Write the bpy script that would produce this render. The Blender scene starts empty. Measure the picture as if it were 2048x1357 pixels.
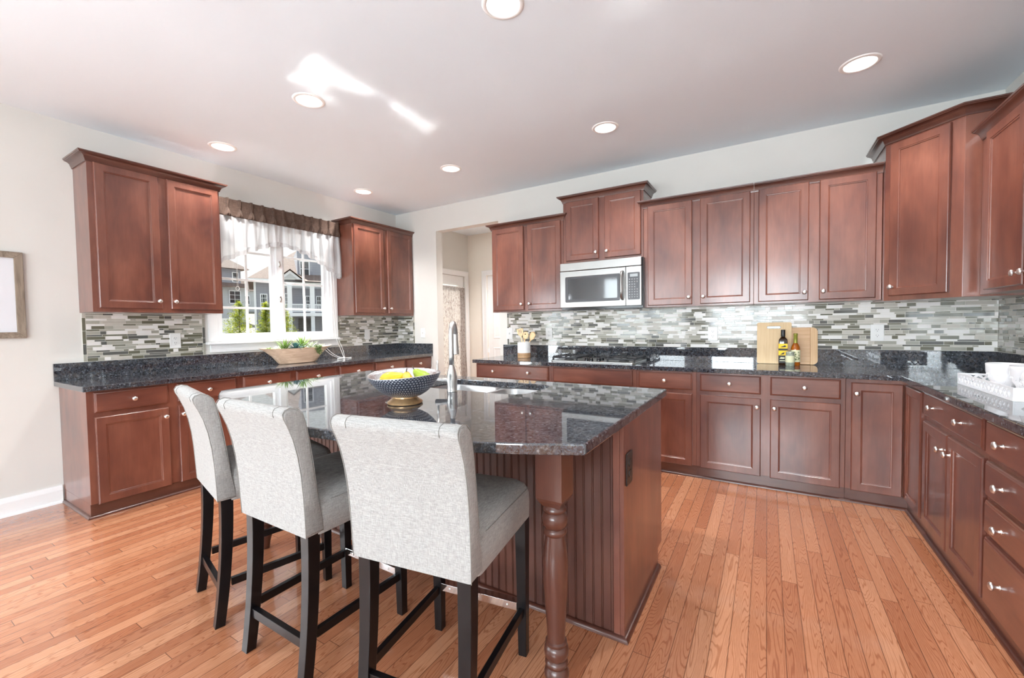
import bpy, bmesh, math, random
from mathutils import Vector, Matrix
PI = math.pi
R = math.radians
sc = bpy.context.scene
COL = sc.collection

# ------------------------------------------------------------------ camera
cam_d = bpy.data.cameras.new('camera')
cam_d.sensor_width = 36.0
cam_d.lens = 36.0 * 842.05 / 2048.0
cam_d.clip_start = 0.05
cam_d.clip_end = 300
cam = bpy.data.objects.new('camera', cam_d)
COL.objects.link(cam)
yw, pt, rl = R(31.2148), R(1.9483), R(-0.846)
fw = Vector((-math.sin(yw) * math.cos(pt), math.cos(yw) * math.cos(pt), -math.sin(pt)))
r0 = Vector((math.cos(yw), math.sin(yw), 0))
u0 = r0.cross(fw)
r1 = r0 * math.cos(rl) + u0 * math.sin(rl)
u1 = r1.cross(fw)
cam.matrix_world = Matrix(((r1.x, u1.x, -fw.x, 4.5396), (r1.y, u1.y, -fw.y, -4.3365), (r1.z, u1.z, -fw.z, 1.286), (0, 0, 0, 1)))
sc.camera = cam

# ------------------------------------------------------------------ world, sun, daylight, exposure
W, H = 5.948, 2.87
YB = -7.2                      # rear wall of the room, behind the camera
w = bpy.data.worlds.new('sky')
sc.world = w
w.use_nodes = True
nt = w.node_tree
bg = nt.nodes['Background']
tc = nt.nodes.new('ShaderNodeTexCoord')
sx = nt.nodes.new('ShaderNodeSeparateXYZ')
rp = nt.nodes.new('ShaderNodeValToRGB')
nt.links.new(tc.outputs['Generated'], sx.inputs[0])
nt.links.new(sx.outputs['Z'], rp.inputs['Fac'])
nt.links.new(rp.outputs['Color'], bg.inputs['Color'])
rp.color_ramp.elements[0].position = 0.0
rp.color_ramp.elements[0].color = (0.93, 0.92, 0.86, 1)
rp.color_ramp.elements[1].position = 0.5
rp.color_ramp.elements[1].color = (0.80, 0.89, 1.0, 1)
bg.inputs['Strength'].default_value = 1.15

sun_dir = Vector((0.84, -0.195, -1.0)).normalized()
sd = bpy.data.lights.new('sun', 'SUN')
sd.energy = 18.0
sd.angle = R(0.8)
sd.color = (1.0, 0.96, 0.90)
so = bpy.data.objects.new('sun', sd)
COL.objects.link(so)
so.location = (-10, 2, 14)
so.rotation_euler = sun_dir.to_track_quat('-Z', 'Y').to_euler()

def area(name, loc, rot, sx_, sy_, power, color=(1, 1, 1), portal=False):
    d = bpy.data.lights.new(name, 'AREA')
    d.shape = 'RECTANGLE'
    d.size, d.size_y = sx_, sy_
    d.energy = power
    d.color = color
    if portal:
        d.cycles.is_portal = True
    o = bpy.data.objects.new(name, d)
    COL.objects.link(o)
    o.location = loc
    o.rotation_euler = rot
    return o

REAR_WIN = ((0.8, 2.8), (3.3, 5.3))
SLY0, SLY1, SLZ = -6.75, -4.75, 2.15   # sliding glass door on the left wall, behind the camera
for (a_, b_), tilt, pw in zip(REAR_WIN, (96, 114), (95, 205)):        # daylight standing in the two rear windows
    area('rear_daylight', ((a_ + b_) / 2, YB - 0.25, 1.65), (R(tilt), 0, 0), b_ - a_, 1.65, pw, (0.85, 0.93, 1.0))
area('slider_daylight', (-0.35, (SLY0 + SLY1) / 2, 1.12), (0, R(-62), 0), 2.0, SLY1 - SLY0, 150, (0.86, 0.93, 1.0))
area('sink_window_portal', (-0.16, -1.71, 1.78), (0, R(-90), 0), 1.2, 1.26, 1, portal=True)
area('mudroom_door_portal', (-0.16, 1.12, 1.2), (0, R(-90), 0), 2.0, 0.8, 1, portal=True)

sc.view_settings.view_transform = 'Standard'
sc.view_settings.look = 'None'
sc.view_settings.exposure = 0.20
sc.view_settings.gamma = 1.0
sc.view_settings.use_curve_mapping = False
cy = sc.cycles
cy.max_bounces = 10
cy.diffuse_bounces = 5
cy.glossy_bounces = 5
cy.transmission_bounces = 6
cy.transparent_max_bounces = 12
cy.sample_clamp_indirect = 0.0
cy.use_denoising = True
cy.blur_glossy = 0.0             # keeps the sun's mirror patch on the ceiling sharp
cy.use_guiding = True
cy.use_surface_guiding = True
cy.surface_guiding_probability = 0.7
cy.guiding_training_samples = 64

# ------------------------------------------------------------------ materials
def srgb(r, g, b):
    f = lambda c: (c / 255 / 12.92) if c / 255 <= 0.04045 else ((c / 255 + 0.055) / 1.055) ** 2.4
    return (f(r), f(g), f(b), 1)

class NT:
    def __init__(self, name):
        self.m = bpy.data.materials.new(name)
        self.m.use_nodes = True
        self.t = self.m.node_tree
        self.b = self.t.nodes['Principled BSDF']
        self.out = self.t.nodes['Material Output']
    def n(self, typ, **kw):
        x = self.t.nodes.new('ShaderNode' + typ)
        for k, v in kw.items():
            setattr(x, k, v)
        return x
    def l(self, a, b):
        self.t.links.new(a, b)
    def set(self, node, **kw):
        for k, v in kw.items():
            node.inputs[k.replace('_', ' ')].default_value = v
    def math(self, op, a, b=None, c=None):
        x = self.n('Math', operation=op)
        for i, v in enumerate((a, b, c)):
            if v is None:
                continue
            if isinstance(v, (int, float)):
                x.inputs[i].default_value = v
            else:
                self.l(v, x.inputs[i])
        return x.outputs[0]
    def ramp(self, fac, stops, interp='LINEAR'):
        x = self.n('ValToRGB')
        cr = x.color_ramp
        cr.interpolation = interp
        while len(cr.elements) < len(stops):
            cr.elements.new(0.5)
        for e, (p, c) in zip(cr.elements, stops):
            e.position = p
            e.color = c
        self.l(fac, x.inputs[0])
        return x.outputs[0]
    def mix(self, fac, a, b, blend='MIX'):
        x = self.n('Mix', data_type='RGBA', blend_type=blend)
        for i, v in ((0, fac), (6, a), (7, b)):
            if isinstance(v, (int, float)):
                x.inputs[i].default_value = v
            elif isinstance(v, tuple):
                x.inputs[i].default_value = v
            else:
                self.l(v, x.inputs[i])
        return x.outputs[2]
    def coord(self, kind='Object', scale=(1, 1, 1), loc=None):
        c = self.n('TexCoord')
        m = self.n('Mapping')
        m.inputs['Scale'].default_value = scale
        self.l(c.outputs[kind], m.inputs[0])
        if loc is not None:
            self.l(loc, m.inputs['Location'])
        return m.outputs[0]
    def noise(self, vec, scale, detail=4, rough=0.5, dist=0.0, out='Fac'):
        x = self.n('TexNoise')
        self.set(x, Scale=scale, Detail=detail, Roughness=rough, Distortion=dist)
        self.l(vec, x.inputs['Vector'])
        return x.outputs[out]
    def bump(self, h, strength=0.2, dist=0.01):
        x = self.n('Bump')
        self.set(x, Strength=strength, Distance=dist)
        self.l(h, x.inputs['Height'])
        self.l(x.outputs[0], self.b.inputs['Normal'])

def simple(name, col, rough=0.5, metal=0.0, spec=0.5, coat=0.0, var=0.0, vscale=20, bump=0.0, bscale=200):
    t = NT(name)
    t.set(t.b, Roughness=rough, Metallic=metal)
    t.b.inputs['Specular IOR Level'].default_value = spec
    t.b.inputs['Coat Weight'].default_value = coat
    t.b.inputs['Coat Roughness'].default_value = 0.08
    if var > 0:
        f = t.noise(t.coord(), vscale, 3)
        lo = tuple(c * (1 - var) for c in col[:3]) + (1,)
        hi = tuple(min(1, c * (1 + var)) for c in col[:3]) + (1,)
        t.l(t.ramp(f, [(0.3, lo), (0.7, hi)]), t.b.inputs['Base Color'])
    else:
        t.b.inputs['Base Color'].default_value = col
    if bump > 0:
        t.bump(t.noise(t.coord(), bscale, 2), bump, 0.002)
    return t.m

def emis(name, col, s):
    t = NT(name)
    t.b.inputs['Base Color'].default_value = (0.9, 0.9, 0.9, 1)
    t.b.inputs['Emission Color'].default_value = col
    t.b.inputs['Emission Strength'].default_value = s
    return t.m

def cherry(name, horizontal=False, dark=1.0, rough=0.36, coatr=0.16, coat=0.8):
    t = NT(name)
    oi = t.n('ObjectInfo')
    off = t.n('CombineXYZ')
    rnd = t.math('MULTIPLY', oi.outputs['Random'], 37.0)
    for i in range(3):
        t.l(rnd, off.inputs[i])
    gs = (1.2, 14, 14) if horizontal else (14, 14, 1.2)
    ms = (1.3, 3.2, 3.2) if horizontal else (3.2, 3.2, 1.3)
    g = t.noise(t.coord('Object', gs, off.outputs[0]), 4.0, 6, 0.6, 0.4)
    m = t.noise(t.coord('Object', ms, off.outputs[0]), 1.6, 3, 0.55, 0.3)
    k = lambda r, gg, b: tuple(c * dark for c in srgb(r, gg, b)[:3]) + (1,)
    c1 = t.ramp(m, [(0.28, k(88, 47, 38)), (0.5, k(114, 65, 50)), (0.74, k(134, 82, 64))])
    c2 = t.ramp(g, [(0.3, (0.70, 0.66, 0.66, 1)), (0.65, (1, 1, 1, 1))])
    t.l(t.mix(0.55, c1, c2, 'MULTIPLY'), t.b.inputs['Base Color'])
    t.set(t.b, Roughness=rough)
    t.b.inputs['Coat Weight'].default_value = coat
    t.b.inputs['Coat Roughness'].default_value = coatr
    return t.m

def granite(name, ior=2.0, rough=0.03):
    t = NT(name)
    v = t.coord()
    a = t.noise(v, 75, 5, 0.7, 0.6)
    b = t.noise(v, 30, 4, 0.6, 1.2)
    vor = t.n('TexVoronoi')
    t.set(vor, Scale=130.0)
    t.l(v, vor.inputs['Vector'])
    c1 = t.ramp(a, [(0.34, srgb(14, 16, 20)), (0.47, srgb(44, 48, 55)), (0.56, srgb(84, 89, 97)), (0.66, srgb(36, 39, 45))])
    c2 = t.ramp(b, [(0.50, srgb(40, 43, 49)), (0.64, srgb(112, 98, 86))])
    fl = t.ramp(vor.outputs['Color'], [(0.80, (0, 0, 0, 1)), (0.86, (1, 1, 1, 1))])
    c = t.mix(0.30, c1, c2)
    c = t.mix(t.math('MULTIPLY', fl, 0.32), c, srgb(150, 158, 168))
    t.l(c, t.b.inputs['Base Color'])
    t.set(t.b, Roughness=rough, IOR=ior)
    return t.m

def floor_oak():
    t = NT('oak_strip_floor')
    c = t.n('TexCoord')
    s = t.n('SeparateXYZ')
    t.l(c.outputs['Object'], s.inputs[0])
    PW = 0.064
    xr = t.math('DIVIDE', s.outputs['X'], PW)
    xi = t.math('FLOOR', xr)
    xf = t.math('FRACT', xr)
    wn = t.n('TexWhiteNoise', noise_dimensions='1D')
    t.l(xi, wn.inputs['W'])
    yo = t.math('MULTIPLY_ADD', wn.outputs['Value'], 5.0, 50.0)
    yr = t.math('DIVIDE', t.math('ADD', s.outputs['Y'], yo), 0.95)
    yi = t.math('FLOOR', yr)
    yf = t.math('FRACT', yr)
    cv = t.n('CombineXYZ')
    t.l(xi, cv.inputs[0])
    t.l(yi, cv.inputs[1])
    wn2 = t.n('TexWhiteNoise', noise_dimensions='3D')
    t.l(cv.outputs[0], wn2.inputs['Vector'])
    rv = wn2.outputs['Value']
    base = t.ramp(rv, [(0.0, srgb(172, 110, 78)), (0.35, srgb(184, 122, 88)), (0.7, srgb(193, 132, 97)), (1.0, srgb(202, 144, 109))])
    # cathedral grain: noise bands stretched along the board, different on every board
    gv = t.n('CombineXYZ')
    t.l(t.math('MULTIPLY_ADD', s.outputs['X'], 1.0, t.math('MULTIPLY', rv, 31.0)), gv.inputs[0])
    t.l(t.math('MULTIPLY_ADD', s.outputs['Y'], 0.085, t.math('MULTIPLY', rv, 17.0)), gv.inputs[1])
    gn = t.noise(gv.outputs[0], 12, 2, 0.4, 0.25)
    bands = t.math('SINE', t.math('MULTIPLY', gn, 230.0))
    fine = t.noise(gv.outputs[0], 260, 3, 0.6)
    band = t.ramp(bands, [(0.52, (1, 1, 1, 1)), (0.97, (0.62, 0.50, 0.42, 1))])
    col = t.mix(0.72, base, band, 'MULTIPLY')
    fr = t.ramp(fine, [(0.35, (0.74, 0.68, 0.64, 1)), (0.6, (1, 1, 1, 1))])
    col = t.mix(0.40, col, fr, 'MULTIPLY')
    gx = t.math('LESS_THAN', t.math('MINIMUM', xf, t.math('SUBTRACT', 1.0, xf)), 0.022)
    gy = t.math('LESS_THAN', t.math('MINIMUM', yf, t.math('SUBTRACT', 1.0, yf)), 0.0014)
    gap = t.math('MAXIMUM', gx, gy)
    col = t.mix(t.math('MULTIPLY', gap, 0.72), col, srgb(78, 42, 26))
    t.l(col, t.b.inputs['Base Color'])
    t.set(t.b, Roughness=0.26)
    t.b.inputs['Coat Weight'].default_value = 0.8
    t.b.inputs['Coat Roughness'].default_value = 0.07
    t.bump(t.math('SUBTRACT', 1.0, gap), 0.25, 0.002)
    return t.m

def weave(name, c0, c1, scale=620, bump=0.2):
    t = NT(name)
    a = t.noise(t.coord('Object', (1, 1, 0.08)), scale, 2, 0.6)
    b = t.noise(t.coord('Object', (0.08, 0.08, 1)), scale, 2, 0.6)
    f = t.math('MULTIPLY', t.math('ADD', a, b), 0.5)
    t.l(t.ramp(f, [(0.36, c0), (0.62, c1)]), t.b.inputs['Base Color'])
    t.set(t.b, Roughness=0.92)
    t.b.inputs['Specular IOR Level'].default_value = 0.15
    t.b.inputs['Sheen Weight'].default_value = 0.15
    t.bump(f, bump, 0.002)
    return t.m

def sheer(name, col, see=0.3):
    t = NT(name)
    tr = t.n('BsdfTransparent')
    tl = t.n('BsdfTranslucent')
    tl.inputs['Color'].default_value = col
    df = t.n('BsdfDiffuse')
    df.inputs['Color'].default_value = col
    m1 = t.n('MixShader')
    m1.inputs[0].default_value = 0.10
    t.l(df.outputs[0], m1.inputs[1])
    t.l(tl.outputs[0], m1.inputs[2])
    m2 = t.n('MixShader')
    f = t.noise(t.coord('Object', (60, 60, 60)), 8, 1)
    t.l(t.math('MULTIPLY_ADD', f, 0.2, see - 0.1), m2.inputs[0])
    t.l(m1.outputs[0], m2.inputs[1])
    t.l(tr.outputs[0], m2.inputs[2])
    t.l(m2.outputs[0], t.out.inputs[0])
    return t.m

def lace_mat():
    t = NT('lace')
    tr = t.n('BsdfTransparent')
    tl = t.n('BsdfTranslucent')
    df = t.n('BsdfDiffuse')
    v = t.coord('Object', (1, 1, 0.45))
    f = t.noise(v, 26, 4, 0.65, 2.0)
    c = t.ramp(f, [(0.44, srgb(190, 182, 177)), (0.58, srgb(162, 150, 144)), (0.70, srgb(104, 88, 80))])
    t.l(c, tl.inputs['Color'])
    t.l(c, df.inputs['Color'])
    m1 = t.n('MixShader')
    m1.inputs[0].default_value = 0.22
    t.l(df.outputs[0], m1.inputs[1])
    t.l(tl.outputs[0], m1.inputs[2])
    m2 = t.n('MixShader')
    m2.inputs[0].default_value = 0.10
    t.l(m1.outputs[0], m2.inputs[1])
    t.l(tr.outputs[0], m2.inputs[2])
    t.l(m2.outputs[0], t.out.inputs[0])
    return t.m

def pane_mat(name='window_glass', tint=(0.97, 0.985, 0.98, 1)):
    t = NT(name)
    tr = t.n('BsdfTransparent')
    tr.inputs['Color'].default_value = tint
    gl = t.n('BsdfGlossy')
    gl.inputs['Roughness'].default_value = 0.0
    lw = t.n('LayerWeight')
    lw.inputs['Blend'].default_value = 0.5
    fr = t.math('MULTIPLY_ADD', t.math('POWER', lw.outputs['Facing'], 5.0), 0.95, 0.04)
    mx = t.n('MixShader')
    t.l(fr, mx.inputs[0])
    t.l(tr.outputs[0], mx.inputs[1])
    t.l(gl.outputs[0], mx.inputs[2])
    t.l(mx.outputs[0], t.out.inputs[0])
    return t.m

def brushed(name, col, rough=0.28, sc_=(1, 1, 90)):
    t = NT(name)
    f = t.noise(t.coord('Object', sc_), 12, 2)
    t.b.inputs['Base Color'].default_value = col
    t.set(t.b, Metallic=1.0)
    t.l(t.math('MULTIPLY_ADD', f, 0.12, rough - 0.06), t.b.inputs['Roughness'])
    return t.m

def hammered():
    t = NT('hammered_silver')
    uv = t.n('TexCoord')
    s = t.n('SeparateXYZ')
    t.l(uv.outputs['UV'], s.inputs[0])
    vr = t.math('MULTIPLY', s.outputs['Y'], 12.0)
    vi = t.math('FLOOR', vr)
    ur = t.math('MULTIPLY_ADD', vi, 0.5, t.math('MULTIPLY', s.outputs['X'], 66.0))
    du = t.math('SUBTRACT', t.math('FRACT', ur), 0.5)
    dv = t.math('SUBTRACT', t.math('FRACT', vr), 0.5)
    d = t.math('SQRT', t.math('ADD', t.math('MULTIPLY', du, du), t.math('MULTIPLY', dv, dv)))
    c = t.ramp(d, [(0.25, srgb(205, 208, 216)), (0.34, srgb(92, 98, 114))])
    t.l(c, t.b.inputs['Base Color'])
    t.set(t.b, Metallic=0.75, Roughness=0.30)
    t.bump(t.ramp(d, [(0.15, (0, 0, 0, 1)), (0.4, (1, 1, 1, 1))]), 0.5, 0.004)
    return t.m

def siding(name, col, pitch=0.2):
    t = NT(name)
    c = t.n('TexCoord')
    s = t.n('SeparateXYZ')
    t.l(c.outputs['Object'], s.inputs[0])
    f = t.math('FRACT', t.math('DIVIDE', s.outputs['Z'], pitch))
    dk = tuple(x * 0.62 for x in col[:3]) + (1,)
    t.l(t.ramp(f, [(0.0, dk), (0.10, col), (1.0, col)]), t.b.inputs['Base Color'])
    t.set(t.b, Roughness=0.7)
    return t.m

def wood(name, c0, c1, sc_=(14, 14, 1.2), rough=0.5, coat=0.0):
    t = NT(name)
    oi = t.n('ObjectInfo')
    off = t.n('CombineXYZ')
    for i in range(3):
        t.l(t.math('MULTIPLY', oi.outputs['Random'], 21.0), off.inputs[i])
    g = t.noise(t.coord('Object', sc_, off.outputs[0]), 4.0, 5, 0.6, 0.5)
    t.l(t.ramp(g, [(0.3, c0), (0.7, c1)]), t.b.inputs['Base Color'])
    t.set(t.b, Roughness=rough)
    t.b.inputs['Coat Weight'].default_value = coat
    return t.m

M = {}
M['wall'] = simple('wall_paint', srgb(214, 212, 207), 0.75, spec=0.2, var=0.015, vscale=3)
M['mud'] = simple('mudroom_paint', srgb(238, 231, 220), 0.75, spec=0.2)
M['ceiling'] = simple('ceiling_paint', srgb(230, 239, 246), 0.85, spec=0.15)
M['trim'] = simple('white_trim_paint', srgb(236, 236, 236), 0.35)
M['vinyl'] = simple('white_window_vinyl', srgb(240, 241, 243), 0.3)
M['cherry'] = cherry('cherry_wood')
M['cherryh'] = cherry('cherry_wood_flat_grain', True)
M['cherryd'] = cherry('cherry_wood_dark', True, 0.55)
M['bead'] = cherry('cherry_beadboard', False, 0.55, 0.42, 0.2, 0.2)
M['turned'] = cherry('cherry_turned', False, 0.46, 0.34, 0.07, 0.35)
M['granite'] = granite('blue_black_granite')
M['granitewin'] = granite('polished_window_granite', 2.4, 0.066)
M['graniteisl'] = granite('polished_island_granite', 2.1)
M['floor'] = floor_oak()
M['nickel'] = simple('satin_nickel', (0.86, 0.86, 0.85, 1), 0.3, 1.0)
M['steel'] = brushed('brushed_steel', (0.36, 0.355, 0.345, 1), 0.34)
M['steelb'] = brushed('brushed_steel_basin', (0.50, 0.50, 0.50, 1), 0.34, (90, 1, 1))
M['faucet'] = brushed('brushed_nickel_faucet', (0.62, 0.62, 0.61, 1), 0.30, (90, 90, 1))
M['mirror'] = simple('polished_plate', (0.85, 0.85, 0.85, 1), 0.08, 1.0)
M['blackgloss'] = simple('black_gloss', srgb(22, 23, 26), 0.12)
M['mwglass'] = simple('microwave_glass', srgb(60, 64, 68), 0.05, 0.0, 0.9, coat=0.6)
M['greypanel'] = simple('dark_grey_panel', srgb(58, 58, 62), 0.25)
M['lightkey'] = simple('grey_key_print', srgb(176, 176, 178), 0.5)
M['lcd'] = simple('display_window', srgb(150, 156, 158), 0.2)
M['iron'] = simple('cast_iron', srgb(34, 35, 39), 0.45, var=0.2, vscale=120)
M['plate'] = simple('white_plastic', srgb(236, 236, 234), 0.3)
M['slot'] = simple('dark_slot', srgb(60, 58, 56), 0.6)
M['brownplate'] = simple('bronze_plastic', srgb(40, 34, 32), 0.35)
M['pane'] = pane_mat()
M['picglass'] = pane_mat('picture_glass', (1, 1, 1, 1))
M['linen'] = weave('grey_linen', srgb(134, 132, 130), srgb(170, 168, 165))
M['seam'] = simple('seam_cord', srgb(136, 133, 128), 0.9)
M['espresso'] = simple('espresso_wood', srgb(13, 11, 13), 0.3, spec=0.3, coat=0.15, var=0.2, vscale=30)
M['brown'] = weave('brown_linen', srgb(76, 60, 53), srgb(110, 90, 79), 300)
M['sheer'] = sheer('white_sheer', (0.62, 0.62, 0.63, 1), 0.15)
M['hem'] = sheer('white_sheer_hem', (0.50, 0.49, 0.50, 1), 0.08)
M['lace'] = lace_mat()
M['bamboo'] = wood('bamboo_upright', srgb(220, 184, 134), srgb(236, 206, 160), (26, 26, 1.0), 0.45)
M['bambooh'] = wood('bamboo_level', srgb(206, 160, 114), srgb(228, 188, 144), (1.0, 26, 26), 0.45)
M['bambooe'] = wood('bamboo_end', srgb(214, 170, 120), srgb(230, 192, 146), (26, 26, 1.0), 0.45)
M['spoon'] = wood('pale_beech', srgb(214, 178, 132), srgb(236, 206, 164), (30, 30, 2), 0.6)
M['ceramic'] = simple('white_ceramic', srgb(238, 238, 240), 0.15, coat=0.3)
M['relief'] = simple('white_relief_ceramic', srgb(234, 234, 236), 0.25, bump=1.0, bscale=60)
M['crock'] = simple('white_stoneware', srgb(226, 226, 226), 0.35)
M['crockb'] = simple('tan_stoneware', srgb(176, 140, 104), 0.5, var=0.12, vscale=60)
M['traywhite'] = simple('white_lacquer', srgb(240, 240, 242), 0.3)
M['silver'] = hammered()
M['silverin'] = simple('silver_inside', (0.80, 0.80, 0.83, 1), 0.24, 0.9, bump=0.6, bscale=70)
M['goldbase'] = simple('antique_gold_foot', srgb(186, 150, 108), 0.3, 0.7, var=0.15, vscale=40)
M['peary'] = simple('pear_yellow', srgb(198, 176, 40), 0.4, var=0.12, vscale=30)
M['pearb'] = simple('pear_russet', srgb(190, 160, 60), 0.45, var=0.2, vscale=40)
M['pearg'] = simple('pear_green', srgb(146, 168, 48), 0.4, var=0.12, vscale=30)
M['stem'] = simple('dark_stem', srgb(66, 52, 34), 0.8)
M['trough'] = wood('pale_trough_wood', srgb(196, 162, 134), srgb(226, 198, 172), (14, 1.2, 14), 0.55)
M['soil'] = simple('moss_fill', srgb(86, 92, 58), 0.95, var=0.3, vscale=80)
M['leafb'] = simple('blue_green_leaf', srgb(78, 124, 124), 0.5, var=0.25, vscale=30)
M['leafg'] = simple('fresh_green_leaf', srgb(138, 170, 84), 0.5, var=0.25, vscale=30)
M['leafd'] = simple('olive_leaf', srgb(98, 124, 62), 0.6, var=0.3, vscale=30)
M['leafw'] = simple('white_green_leaf', srgb(214, 224, 206), 0.5, var=0.1, vscale=30)
M['framewood'] = wood('weathered_wood', srgb(112, 98, 84), srgb(158, 144, 128), (1.4, 12, 12), 0.8)
M['framewoodv'] = wood('weathered_wood_upright', srgb(112, 98, 84), srgb(158, 144, 128), (12, 12, 1.4), 0.8)
M['mat'] = simple('white_mat_board', srgb(226, 227, 232), 0.8)
M['print'] = simple('grey_print', srgb(116, 118, 124), 0.7, var=0.5, vscale=14)
M['oil'] = simple('dark_oil_glass', srgb(44, 26, 12), 0.06, coat=0.5)
M['amber'] = simple('amber_glass', srgb(158, 84, 16), 0.06, coat=0.5)
M['blackcap'] = simple('black_foil_cap', srgb(36, 36, 38), 0.35)
M['goldcap'] = simple('green_gold_foil_cap', srgb(150, 150, 60), 0.35, 0.3)
M['ylabel'] = simple('yellow_label', srgb(240, 196, 24), 0.5)
M['klabel'] = simple('black_label', srgb(30, 30, 32), 0.5)
M['clabel'] = simple('cream_label', srgb(216, 214, 178), 0.6)
M['glabel'] = simple('green_olive_print', srgb(74, 104, 44), 0.6, var=0.4, vscale=160)
M['jar'] = simple('jar_glass', srgb(150, 156, 140), 0.1, coat=0.4, var=0.3, vscale=120)
M['lens'] = emis('lamp_lens', (1.0, 0.985, 0.96, 1), 2.0)
M['baffle'] = simple('white_baffle', srgb(244, 244, 242), 0.5)
M['siding'] = siding('blue_grey_siding', srgb(150, 153, 164))
M['siding2'] = siding('light_grey_siding', srgb(186, 190, 194))
M['shingle'] = simple('brown_shingle', srgb(112, 96, 89), 0.9, var=0.2, vscale=8)
M['exttrim'] = simple('exterior_white_trim', srgb(232, 236, 242), 0.5)
M['darkglass'] = simple('dark_window_glass', srgb(48, 54, 60), 0.05)
M['shade'] = simple('garage_shade', srgb(96, 94, 92), 0.9)
M['grass'] = simple('dry_ground', srgb(118, 114, 102), 0.95, var=0.25, vscale=3)
M['fence'] = simple('white_vinyl_fence', srgb(228, 230, 232), 0.4)
def foliage_mat(name, c0, c1):
    t = NT(name)
    f = t.noise(t.coord(), 7, 3)
    c = t.ramp(f, [(0.35, c0), (0.65, c1)])
    df, tl = t.n('BsdfDiffuse'), t.n('BsdfTranslucent')
    t.l(c, df.inputs[0]); t.l(c, tl.inputs[0])
    mx = t.n('MixShader')
    mx.inputs[0].default_value = 0.55
    t.l(df.outputs[0], mx.inputs[1]); t.l(tl.outputs[0], mx.inputs[2])
    t.l(mx.outputs[0], t.out.inputs[0])
    return t.m
M['pine'] = foliage_mat('evergreen_leaf', srgb(84, 104, 40), srgb(172, 176, 58))
M['bark'] = simple('bark', srgb(90, 66, 48), 0.9)
M['carblue'] = simple('car_blue', srgb(70, 92, 124), 0.2, coat=0.5)
M['rubber'] = simple('tyre_rubber', srgb(28, 28, 28), 0.8)
M['grout'] = simple('pale_grout', srgb(222, 219, 210), 0.8)
M['t_white'] = simple('white_marble_tile', srgb(232, 229, 226), 0.25, var=0.04, vscale=12)
M['t_olive'] = simple('olive_glass_tile', srgb(104, 102, 86), 0.10, coat=0.15)
M['t_grey'] = simple('grey_green_glass_tile', srgb(166, 164, 152), 0.08, coat=0.4)
M['t_taupe'] = simple('taupe_stone_tile', srgb(190, 185, 175), 0.3, var=0.06, vscale=30)
M['t_dark'] = simple('charcoal_glass_tile', srgb(92, 92, 88), 0.08, coat=0.4)
M['cord'] = simple('white_cord', srgb(236, 236, 236), 0.6)

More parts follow.
